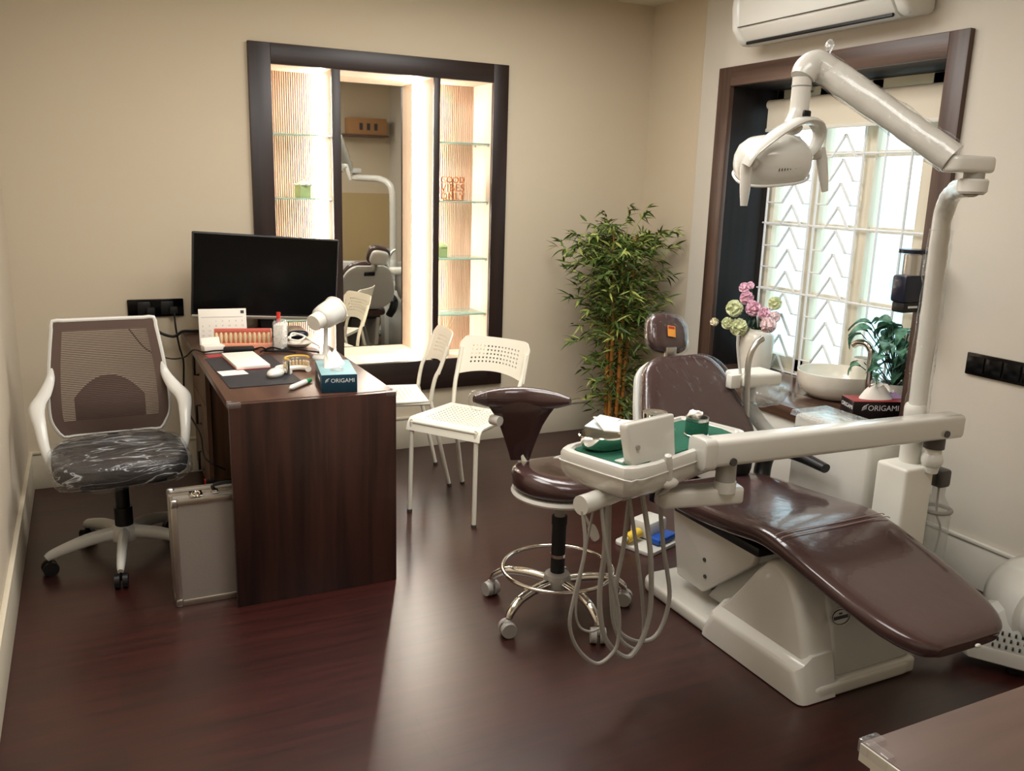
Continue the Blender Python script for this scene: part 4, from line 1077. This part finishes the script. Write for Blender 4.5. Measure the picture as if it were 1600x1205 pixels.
part('arm_knuckle', tube([E1-d*.06, E1+Vector((-.02, .005, .005)), tip+Vector((.015, 0, .012)), tip+Vector((0, 0, -.012))], [.042, .044, .042, .036], 18, 5), 'shell', t, world=True)
part('film_knot', B().add(crumple(ball((E1.x+.0, E1.y-.02, E1.z+.055), .012, .012, .02, 8, 6), .008, 60, 2)), 'film_dense', t, world=True)
part('drop_tube', tube([tip+Vector((0, 0, -.01)), tip+Vector((0, 0, -.085)), tip+Vector((-.004, 0, -.115)), tip+Vector((-.022, .005, -.15))], [.0285, .0285, .029, .024], 18, 5), 'shell', t, world=True)
part('tube_seam', torus((tip.x, tip.y, tip.z-.035), .029, .0018, 24, 6), 'grey', t, world=True)
part('tube_button', B().add(box(tip.x-.012, tip.x+.018, tip.y-.034, tip.y-.018, tip.z-.125, tip.z-.105, .005)), 'black', t, world=True)
part('tube_screw', B().add(cyl((tip.x+.018, tip.y-.028, tip.z-.05), (tip.x+.018, tip.y-.024, tip.z-.05), .004, n=8)).add(cyl((tip.x+.026, tip.y-.022, tip.z-.025), (tip.x+.026, tip.y-.018, tip.z-.025), .004, n=8)), 'darkgrey', t, world=True)
# head: shallow domed shell facing down and away from the room
HC = Vector((1.922, 2.115, 1.606))
hq = T(*HC) @ RZ(-24) @ RY(-6) @ RX(24) @ S(.82, .85, .95)
prof = ((0.02, .068), (.42, .066), (.72, .056), (.90, .036), (.99, .006), (1.0, -.022), (.97, -.045), (.90, -.058))
rg = []
for k_, z in prof:
    rg.append([(k_*math.copysign(abs(math.cos(2*PI*i/36))**.75, math.cos(2*PI*i/36))*.142, k_*math.copysign(abs(math.sin(2*PI*i/36))**.75, math.sin(2*PI*i/36))*.098, z) for i in range(36)])
part('head_shell', B().add(loft(rg, True, False), 0, hq), 'shell', t, world=True)
part('reflector', B().add(loft([[(x*.93, y*.93, -.05) for x, y, z in rg[-1]], [(x*.5, y*.5, -.02) for x, y, z in rg[-1]], [(x*.02, y*.02, -.015) for x, y, z in rg[-1]]], False, True), 0, hq), 'chrome', t, world=True)
part('head_rim', B().add(tube([(x*1.0, y*1.0, -.056) for x, y, z in rg[-2]], .005, 8, closed=True, up=(0, 0, 1)), 0, hq), 'white', t, world=True)
vv = B()
for k in range(9):
    if k != 5: vv.add(cbox(.004, .006, .018, .001), 0, hq @ T(-.005+k*.0105, -.094+.0006*k*k*.3, .002) @ RX(-30) @ RY(12))
part('vent_slots', vv, 'darkgrey', t, world=True)
yk = [(1.770, 2.06, 1.580), (1.785, 2.05, 1.612), (1.828, 2.04, 1.652), (1.885, 2.035, 1.690), (1.945, 2.035, 1.714), (2.0, 2.035, 1.712), (2.034, 2.045, 1.682), (2.034, 2.06, 1.642), (2.018, 2.08, 1.610)]
part('yoke', tube(yk, [.022, .026, .032, .036, .036, .032, .027, .023, .02], 14, 4, flat=.34, up=(0, 1, 0)), 'shell', t, world=True)
for x, y, z, x2, y2, z2 in ((1.787, 2.075, 1.580, 1.79, 2.075, 1.462), (2.088, 2.085, 1.618, 2.122, 2.085, 1.512)):
    s = -1 if x < 1.9 else 1
    part('pivot_knob', tube([(x-s*.03, y+.01, z+.008), (x-s*.005, y, z+.01)], .021, 14), 'shell', t, world=True)
    part('grip', tube([(x, y, z+.028), (x+(x2-x)*.2, y, z-.01), (x+(x2-x)*.65, y, z+(z2-z)*.6), (x2, y2, z2)], [.013, .020, .017, .0115], 14, 4, flat=.75), 'shell', t, world=True)
part('yoke_hub', B().add(ball(tuple(tip+Vector((-.02, -.0, -.155))), .03, .03, .022, 14, 8)), 'shell', t, world=True)

# ------------------------------------------------------------------ things on the tray
cl = [(-.262, -.112), (.262, -.100), (.30, .02), (.27, .10), (-.255, .105)]
cb_ = prism(cl, .763, .766, 'Z')
solo('tray_cloth', B().add(cb_, 0, tm), 'cloth_green', 'dark green cloth spread over the instrument tray', 'cloth')
kt = thing('kidney_dish', 'oval steel dish with white paper sachets, left of the tray panel', 'dish', (1.335, 2.045, .767), 15)
dk = []
for rr, z in ((.02, .002), (.8, .002), (.92, .012), (1.0, .042), (1.04, .043), (1.0, .046), (.9, .014), (.02, .006)):
    dk.append([(rr*.105*math.cos(2*PI*k/32), rr*.062*math.sin(2*PI*k/32), z) for k in range(32)])
part('bowl', loft(dk), 'chrome', kt)
solo('paper_sachet', B().add(crumple(box(-.075, .075, -.045, .045, -.002, .002, .001), .004, 30, 3), 0, T(1.375, 2.04, .824) @ RZ(-8) @ RY(9) @ RX(12)), 'paper', 'white paper sachet lying across the oval steel dish', 'sachet')
solo('folded_sachet', B().add(crumple(box(-.05, .05, -.035, .035, -.002, .002, .001), .004, 30, 7), 0, T(1.335, 2.08, .828) @ RZ(30) @ RY(-8)), mat('pale blue paper', (206, 214, 220), .6), 'pale bluish sachet behind the white one in the steel dish', 'sachet')
cu = thing('cotton_cup', 'steel cup wrapped in green cloth holding cotton, on the right of the tray', 'cup', (1.655, 2.045, .767))
part('cup_body', lathe([(.036, 0), (.038, .003), (.034, .006), (.034, .055), (.036, .058), (.031, .058), (.031, .01), (.001, .008)], 28), 'steel', cu)
part('green_wrap', lathe([(.0352, .006), (.0356, .045), (.035, .046), (.0345, .006)], 28), 'cloth_green', cu)
solo('cotton_ball', crumple(crumple(ball((1.645, 2.047, .830), .022, .020, .020, 20, 12), .016, 40, 2), .006, 90, 1), 'tissue', 'tuft of white cotton in the green wrapped cup', 'cotton')
cu = thing('steel_cup', 'plain steel cup standing behind the tray panel', 'cup', (1.535, 2.10, .767))
part('cup_body', lathe([(.034, 0), (.036, .003), (.034, .006), (.036, .068), (.038, .07), (.033, .07), (.031, .01), (.001, .008)], 28), 'chrome', cu)
part('cup_lid_slot', lathe([(.001, .066), (.032, .066), (.032, .069), (.012, .070), (.001, .066)], 28), 'steel', cu)

# ------------------------------------------------------------------ foot control beside the base
t = thing('foot_control', 'white foot control plate with yellow and blue pedals beside the dental chair base', 'foot control', (2.12, 2.88, 0), 20)
part('plate', prism(rrect(.26, .20, .03), 0, .018, 'Z', .004), 'shell', t)
part('housing', box(-.03, .11, -.02, .09, .018, .10, .02), 'white', t)
part('yellow_pedal', tube([(-.13, .03, .045), (-.04, .03, .05)], .022, 12), 'yellow', t, label='yellow pedal')
part('pedal_tip', ball((-.135, .03, .045), .014), 'shell', t)
part('blue_pedal', box(-.05, .09, -.085, -.025, .02, .05, .012), 'blue', t, label='blue pedal')
# ------------------------------------------------------------------ counter under the window
t = thing('window_counter', 'brown laminate washing counter with white cabinet below the window', 'counter', (3.0, 3.08, 0))
part('counter_top', box(3.052, 3.40, 2.455, 3.722, .535, .56), 'counter', t, world=True)
part('counter_front', box(2.815, 3.052, 2.36, 3.83, .500, .56, .003), 'counter', t, world=True)
part('carcass', box(2.845, 3.052, 2.375, 3.815, .02, .50), 'shell_grey', t, world=True)
for k in range(4):
    y0 = 2.378+k*.359
    d_ = part('cabinet_door', box(2.828, 2.845, y0+.002, y0+.356, .03, .498, .002), 'white', t, world=True)

# sink
t = thing('vessel_sink', 'round white ceramic vessel sink on the counter', 'sink', (3.185, 2.93, .56))
part('bowl', lathe([(.09, 0), (.13, .006), (.165, .035), (.178, .075), (.182, .118), (.182, .124), (.176, .124), (.170, .075), (.14, .035), (.08, .016), (.001, .012)], 44), 'ceramic', t)
part('drain', lathe([(.022, .0165), (.022, .019), (.001, .020)], 18), 'chrome', t)
t = thing('faucet', 'tall chrome gooseneck tap curving over the white sink', 'faucet', (3.165, 2.725, .56))
part('spout', tube([(0, 0, 0), (0, 0, .23), (-.002, .008, .265), (-.008, .03, .288), (-.016, .065, .288), (-.02, .09, .272)], .0165, 14, 6), 'chrome', t)
part('collar', lathe([(.028, 0), (.028, .01), (.018, .016)], 24), 'chrome', t)
part('lever', tube([(0, 0, .10), (.0, -.045, .115)], .006, 8), 'chrome', t)
t = thing('tumbler', 'off-white tumbler standing on the counter by the tap', 'tumbler', (3.30, 2.885, .56))
part('tumbler_body', lathe([(.048, 0), (.05, .004), (.050, .185), (.049, .19), (.045, .19), (.043, .01), (.001, .01)], 30), 'ceramic', t)
# vase
t = thing('flower_vase', 'square-shouldered white glazed vase holding the flowers by the window', 'vase', (3.235, 3.55, .56))
rg = []
for w_, z in ((.066, 0), (.074, .006), (.079, .06), (.081, .17), (.079, .195), (.066, .212), (.05, .218), (.05, .228), (.043, .228), (.043, .2), (.001, .19)):
    rg.append([(w_*math.copysign(abs(math.cos(2*PI*k/32))**.7, math.cos(2*PI*k/32)), w_*math.copysign(abs(math.sin(2*PI*k/32))**.7, math.sin(2*PI*k/32)), z) for k in range(32)])
part('vase_body', loft(rg), 'ceramic', t)
part('leaf_sprig', None or B(), 'leaf', t) if False else None
def blossom(c, r, kind, seed):
    rr = random.Random(seed); b = B(); N = 38 if r > .03 else 22
    for k in range(N):
        ph = math.acos(1-2*(k+.5)/N); th = k*2.39996
        dirv = Vector((math.sin(ph)*math.cos(th), math.sin(ph)*math.sin(th), math.cos(ph)))
        m_ = T(*(Vector(c)+dirv*r*.55)) @ dirv.to_track_quat('Z', 'Y').to_matrix().to_4x4() @ RZ(rr.uniform(0, 360))
        q = r*.62; pts = []; fs = []
        for j in range(4):
            for i in range(5):
                u = (i-2)/2; v = j/3
                pts.append((u*q*(.35+.65*math.sin(PI*(.15+.6*v))), q*.12*u*u+rr.uniform(-.1, .1)*q, q*v*.85-.18*q*u*u))
        for j in range(3):
            for i in range(4): fs.append((j*5+i, j*5+i+1, (j+1)*5+i+1, (j+1)*5+i))
        b.add((pts, fs), 0, m_)
    b.add(ball(c, r*.72, n=10, m=7))
    return b
VB = Vector((3.235, 3.55, .76))
FL = [(1148, 482, .044, 'petal_green', 'round pale green flower, highest of the green ones on the left'),
      (1154, 511, .046, 'petal_green', 'big pale green flower lowest in front of the vase'),
      (1137, 505, .032, 'petal_green', 'small pale green flower between the cream bud and the big green one'),
      (1116, 503, .022, 'petal_cream', 'small cream flower sticking out far left'),
      (1163, 450, .028, 'petal_pink', 'topmost deep pink flower on the left'),
      (1173, 446, .020, 'petal_pink', 'small pink flower at the very top'),
      (1167, 466, .036, 'petal_pink', 'pink flower just under the topmost ones'),
      (1177, 482, .040, 'petal_pink', 'large pink flower in the middle of the bunch'),
      (1194, 490, .032, 'petal_pink', 'pink flower right of the middle one'),
      (1200, 508, .040, 'petal_pale', 'pale pink flower low on the right'),
      (1211, 474, .034, 'petal_green', 'pale green flower on the far right against the window'),
      (1211, 495, .028, 'petal_pale', 'faint pink flower at the right edge under the green one')]
M['petal_pale'] = mat('pale pink petals', (246, 222, 222), .7, mottled=.12, mscale=30.)
FPOS = [(3.12, 3.617, 0.893), (3.13, 3.585, 0.796), (3.08, 3.617, 0.814), (3.02, 3.655, 0.818), (3.19, 3.636, 0.999), (3.2, 3.599, 1.017), (3.19, 3.608, 0.947), (3.2, 3.562, 0.897), (3.22, 3.498, 0.878), (3.18, 3.418, 0.83), (3.27, 3.478, 0.934), (3.25, 3.447, 0.867)]
for (px, py, r, m_, lab), p in zip(FL, FPOS):
    t = thing('flower', lab, 'flower', (VB.x, VB.y, .77), 0, 'flowers in the white vase')
    part('stem', tube([VB+Vector(((p[0]-VB.x)*.12, (p[1]-VB.y)*.12, 0)), VB+(Vector(p)-VB)*.5+Vector((0, 0, .03)), Vector(p)], .0028, 6, 4), 'stem3', t, world=True)
    part('blossom', blossom(p, r, 0, px), m_, t, world=True, ang=80)
b = B()
for k in range(26):
    a = rnd.uniform(0, 2*PI); rr_ = rnd.uniform(.02, .10); z = rnd.uniform(.79, .86)
    m_ = T(VB.x+rr_*math.cos(a), VB.y+rr_*math.sin(a), z) @ Matrix.Rotation(a, 4, 'Z') @ RY(rnd.uniform(20, 80))
    L = rnd.uniform(.03, .06); b.add(([(0, 0, 0), (L*.5, L*.18, .004), (L, 0, 0), (L*.5, -L*.18, .004)], [(0, 1, 2, 3)]), 0, m_)
    b.add(tube([(VB.x, VB.y, .775), (VB.x+rr_*math.cos(a), VB.y+rr_*math.sin(a), z)], .0016, 5))
solo('greenery', b, 'stem3', 'dark green leaf sprigs among the flowers at the vase mouth', 'greenery')

# potted plant
t = thing('potted_plant', 'bushy variegated green plant in a round white pot on the counter', 'potted plant', (3.265, 2.665, .56))
part('pot', lathe([(.045, 0), (.075, .02), (.085, .06), (.078, .095), (.066, .112), (.066, .118), (.06, .118), (.06, .09), (.001, .085)], 30), 'ceramic', t)
part('soil', lathe([(.059, .10), (.001, .104)], 20), 'rubber', t)
b = B(); st = B(); rp = random.Random(4)
for k in range(64):
    a = rp.uniform(0, 360); reach = rp.uniform(.03, .19); h = rp.uniform(.19, .40)-reach*.2
    px, py = reach*math.cos(R(a)), reach*math.sin(R(a))
    if px > .065: px = .065*rp.random()
    st.add(tube([(0, 0, .10), (px*.35, py*.35, h*.65), (px, py, h)], .0022, 5, 3))
    L = rp.uniform(.075, .11); W_ = L*.56
    if px+L*math.cos(R(a)) >.07: a = 180-a
    m_ = T(px, py, h) @ RZ(a) @ RY(rp.uniform(-15, 45)) @ RX(rp.uniform(-40, 40))
    pts = []; fs = []
    for i in range(7):
        u = i/6; w_ = W_*math.sin(PI*u**.8)*.5; z = .02*math.sin(PI*u)-.03*u*u
        pts += [(u*L, -w_, z+.008), (u*L, 0, z-.003), (u*L, w_, z+.008)]
    for i in range(6): fs += [(3*i, 3*i+3, 3*i+4, 3*i+1), (3*i+1, 3*i+4, 3*i+5, 3*i+2)]
    b.add((pts, fs), 0, m_)
part('stems', st, 'stem3', t); part('foliage', b, 'leaf3', t)

# red tissue box
t = thing('tissue_box', 'black and red tissue box lettered ORIGAMI at the counter edge', 'tissue box', (3.06, 2.585, .56), -22)
part('carton', box(-.125, .125, -.06, .06, 0, .0785, .001), 'box_black', t); part('carton_top', box(-.125, .125, -.06, .06, .0785, .08, .0005), 'box_red', t, label='red top')
lt = B().add(text_mesh('ORIGAMI', .034, .0003), 0, T(.01, -.0602, .05) @ FRONT)
for k in range(4): lt.add(tube([(-.085+k*.0055, -.0602, .040+k*.002), (-.084+k*.0055, -.0602, .053+k*.004), (-.075+k*.0055, -.0602, .062+k*.002)], .0012, 5))
part('lettering', lt, 'print_white', t, label='white ORIGAMI lettering')
part('end_print', B().add(text_mesh('ORIGAMI', .026, .0003), 0, T(-.1252, 0, .05) @ RZ(-90) @ FRONT), 'print_white', t)
part('tissue', B().add(tissue_tuft(.062, .055, .4), 0, T(-.0, .0, .078)), 'tissue', t)
part('purple_edge', B().add(tissue_tuft(.022, .03, 2.2), 0, T(.095, .02, .078)), mat('lilac tissue', (204, 170, 214), .8), t)

# wall dispenser on the window surround
t = thing('wall_dispenser', 'black wall dispenser with a clear cylinder on the right window surround', 'dispenser', (2.98, 2.405, 1.05))
part('body', box(2.90, 3.052, 2.375, 2.445, 1.09, 1.20, .012), 'navy', t, world=True)
part('lower_body', box(2.91, 3.05, 2.38, 2.44, 1.05, 1.092, .008), 'black', t, world=True)
part('cylinder', lathe([(.052, 1.20), (.052, 1.29), (.001, 1.29)], 26, T(2.965, 2.41, 0)), 'clear', t, world=True)
part('cylinder_lid', lathe([(.056, 1.285), (.056, 1.30), (.001, 1.303)], 26, T(2.965, 2.41, 0)), 'navy', t, world=True)
part('inner_sleeve', lathe([(.035, 1.20), (.035, 1.28), (.001, 1.28)], 22, T(2.965, 2.41, 0)), 'steel', t, world=True)
part('spout', B().add(cyl((2.87, 2.41, 1.165), (2.905, 2.41, 1.165), .018)), 'clear', t, world=True)
part('label', box(2.93, 2.98, 2.372, 2.376, 1.07, 1.078), 'print_white', t, world=True)

# ------------------------------------------------------------------ bamboo
BX, BY = 2.80, 4.25
t = thing('bamboo_plant', 'tall artificial bamboo with orange canes standing in the corner', 'bamboo', (BX, BY, 0))
part('pot', lathe([(.10, 0), (.115, .02), (.125, .085), (.13, .09), (.118, .09), (.112, .07), (.001, .065)], 28), 'rubber', t)
rb = random.Random(11); canes = []
for k in range(7):
    a = 2*PI*k/7; x0, y0 = .045*math.cos(a), .045*math.sin(a); x1, y1 = x0*2.4+rb.uniform(-.03, .03), y0*1.8; h = rb.uniform(1.0, 1.30)
    pts = [(x0, y0, .06), (x0*1.2, y0*1.2, .45), (x0*1.5, y0*1.4, .8), (x1, y1, h)]
    canes.append(smooth_path(pts, 6))
    rad = [.0115, .0115, .009, .004]
    cane = B().add(tube(pts, rad, 9, 6))
    for z_ in (.2, .38, .56, .72):
        q = min(canes[-1], key=lambda p: abs(p.z-z_)); cane.add(torus((q.x, q.y, q.z), .0115, .002, 12, 6))
    part('cane', cane, 'stem', t)
def leaf_blade(L, W_):
    pts = []; fs = []
    for i in range(6):
        u = i/5; w_ = W_*(math.sin(PI*min(1, u*.9+.1))**.8)*.5*(1-u**3); z = -.22*L*u*u
        pts += [(u*L, -w_, z+w_*.3), (u*L, 0, z), (u*L, w_, z+w_*.3)]
    for i in range(5): fs += [(3*i, 3*i+3, 3*i+4, 3*i+1), (3*i+1, 3*i+4, 3*i+5, 3*i+2)]
    return pts, fs
lf_ = B(); tw = B(); cnt = 0
def cluster(p, d, n, Lm):
    for k in range(n):
        q = Vector(p)+Vector(d)*rb.uniform(-.05, .05)
        a = math.degrees(math.atan2(d[1], d[0]))+rb.uniform(-75, 75)
        m_ = T(*q) @ RZ(a) @ RY(rb.uniform(-45, 35)) @ RX(rb.uniform(-60, 60))
        v, f = leaf_blade(Lm*rb.uniform(.7, 1.15), .0135*rb.uniform(.8, 1.3))
        v = [tuple(m_ @ Vector(x)) for x in v]
        if any(BX+x[0] > 3.125 or BY+x[1] > 4.535 for x in v): continue
        lf_.add((v, f), 1 if rb.random() < .28 else 0)
for c in canes:
    for k in range(52):
        z = rb.choice([rb.uniform(.10, .35), rb.uniform(.35, .62)] + [rb.uniform(.62, 1.28)]*8)
        q = min(c, key=lambda p: abs(p.z-z))
        a = rb.uniform(0, 2*PI); L = rb.uniform(.06, .28)*(1 if z > .6 else .6)
        up = rb.uniform(-.1, .5)
        e = Vector((q.x+L*math.cos(a), q.y+L*math.sin(a)*.8, min(q.z, z)+L*up))
        e.x = min(e.x, 3.05-BX); e.y = min(e.y, 4.48-BY)
        mid = (q+e)/2+Vector((0, 0, .03))
        tw.add(tube([q, mid, e], [.0025, .002, .0012], 5, 3))
        dr = (e-q).normalized()
        cluster(e, dr, 6, .085); cluster(mid, dr, 4, .075)
for x, y, z, dx, dz in ((-.33, -.05, 1.10, -.12, .12), (-.28, -.04, 1.02, -.12, .04), (-.24, -.02, 1.16, -.10, .10), (-.02, -.05, 1.32, .02, .1), (.08, -.05, 1.34, .05, .07), (-.10, 0, 1.30, -.04, .08)):
    e = Vector((x+dx, y, z+dz)); tw.add(tube([(0, 0, z-.2), (x*.5, y, z-.06), (x, y, z), tuple(e)], [.003, .0025, .002, .001], 5, 3))
    for s in (0, .3, .6, .9): cluster(Vector((x, y, z)).lerp(e, s), (dx, 0, dz), 4, .075)
part('twigs', tw, 'leaf2', t)
part('foliage', lf_, ['leaf', 'leaf2'], t, ang=80)

# ------------------------------------------------------------------ suction motor by the right wall
t = thing('suction_motor', 'white domed suction motor unit on the floor right of the dental chair', 'suction motor', (2.79, 1.55, 0))
bm_ = [(2.525, 1.70), (2.60, 1.585), (2.66, 1.50), (2.74, 1.38), (2.80, 1.34), (3.0, 1.34), (3.03, 1.38), (3.03, 1.74), (2.99, 1.80), (2.60, 1.80), (2.545, 1.77)]
def mring(z, k): return [(2.80+(x-2.80)*k, 1.58+(y-1.58)*k, z) for x, y in bm_]
part('base_rim', loft([mring(.035, .97), mring(.04, 1.0), mring(.075, 1.0), mring(.085, .985)]), 'shell', t, world=True)
part('base_housing', loft([mring(.08, .97), mring(.12, .93), mring(.18, .80), mring(.22, .62)]), 'shell_grey', t, world=True, ang=20)
for x, y in ((2.64, 1.62), (2.72, 1.42), (2.96, 1.42), (2.96, 1.68)): part('foot', cyl((x, y, 0), (x, y, .04), .018), 'rubber', t, world=True)
ax = T(2.755, 1.62, .20) @ RZ(-28) @ RX(90) @ S(.9, .9, .95)
part('motor_drum', B().add(lathe([(.001, -.16), (.12, -.155), (.15, -.13), (.16, -.09), (.16, .06), (.155, .075), (.14, .08), (.135, .085), (.135, .105), (.125, .12), (.001, .125)], 40), 0, ax), 'shell', t, world=True)
part('motor_cap', B().add(lathe([(.085, .115), (.085, .135), (.07, .15), (.001, .155)], 30), 0, ax), 'white', t, world=True)
vs = B()
sdir = Vector((2.66-2.525, 1.50-1.70, 0)).normalized(); nout = Vector((sdir.y, -sdir.x, 0))
for i in range(6):
    for j in range(3):
        k = .955-.028*j; z = .10+.011*j*1.9
        q = Vector((2.80+(2.56-2.80)*k, 1.58+(1.645-1.58)*k, z))+sdir*(i*.019-.01+.006*j)+nout*.002
        vs.add(cbox(.006, .006, .018, .001), 0, T(*q) @ RZ(math.degrees(math.atan2(sdir.y, sdir.x))) @ RX(35))
part('vent_slots', vs, 'black', t, world=True)
part('pipe', tube([(2.56, 1.735, .075), (2.45, 1.77, .06), (2.33, 1.80, .05), (2.30, 1.815, .05)], .022, 14, 4), 'shell', t, world=True)
t_motor = t
part('pipe_clamp', B().add(torus((2.535, 1.743, .072), .0245, .005, 20, 8, RY(90))).add(torus((2.515, 1.75, .07), .0245, .005, 20, 8, RY(90))), 'darkgrey', t, world=True)

t_motor.location += Vector((-.02, -.075, 0))
# ------------------------------------------------------------------ brown-topped cabinet in the near right corner
t = thing('low_cabinet', 'brown wood-topped white cabinet cut off at the lower right corner', 'cabinet', (1.63, .25, 0))
part('cabinet_top', box(.934, 2.3, .265, .738, .722, .75, .001), 'cab_top', t, world=True)
part('edge_band', box(.931, .936, .265, .738, .722, .7485), 'white_matt', t, world=True)
part('cabinet_body', box(.945, 2.29, .267, .728, 0, .722, .001), 'white_matt', t, world=True)
b = B(); b.add(box(.929, .965, .722, .742, .735, .756, .003)); b.add(box(.929, .945, .690, .742, .735, .756, .003))
part('corner_guard', b, 'clear', t, world=True, label='clear rubber corner guard')

# ------------------------------------------------------------------ behind the camera, seen in the mirror
t = thing('wall_shelf', 'thin brown wall shelf on the wall opposite the niche, seen in the mirror', 'shelf', (2.78, .36, 1.97))
part('board', box(2.45, 3.0, .25, .49, 1.965, 1.985, .002), 'cab_top', t, world=True)
t = thing('cardboard_box', 'brown cardboard box on the wall shelf, seen in the mirror', 'box', (2.78, .37, 1.985))
part('carton', box(2.58, 2.98, .27, .47, 1.985, 2.155, .003), 'kraft', t, world=True)
b = B()
for x in (2.70, 2.78, 2.86): b.add(box(x-.018, x+.018, .4695, .471, 2.03, 2.10))
part('print', b, 'ink', t, world=True)
# ------------------------------------------------------------------ light
w = bpy.data.worlds.new('world'); scene.world = w; w.use_nodes = True
bg = w.node_tree.nodes['Background']; bg.inputs['Color'].default_value = (.74, .92, 1.0, 1); bg.inputs['Strength'].default_value = 2.5
def area(name, loc, sx, sy, power, col, rot=(0, 0, 0)):
    l = bpy.data.lights.new(name, 'AREA'); l.shape = 'RECTANGLE'; l.size = sx; l.size_y = sy; l.energy = power; l.color = col
    o = bpy.data.objects.new(name, l); COL.objects.link(o); o.location = loc; o.rotation_euler = rot; return o
warm = (1., .975, .945)
area('ceiling lamp left', (.55, 2.5, 2.53), 1., 1., 29, warm)
area('ceiling lamp back', (1.75, 3.1, 2.53), 1., 1., 35, warm)
area('ceiling lamp right', (1.25, 1.0, 2.53), .9, .9, 17, warm)
scene.view_settings.view_transform = 'Standard'; scene.view_settings.look = 'None'
scene.view_settings.exposure = .15; scene.view_settings.gamma = 1.
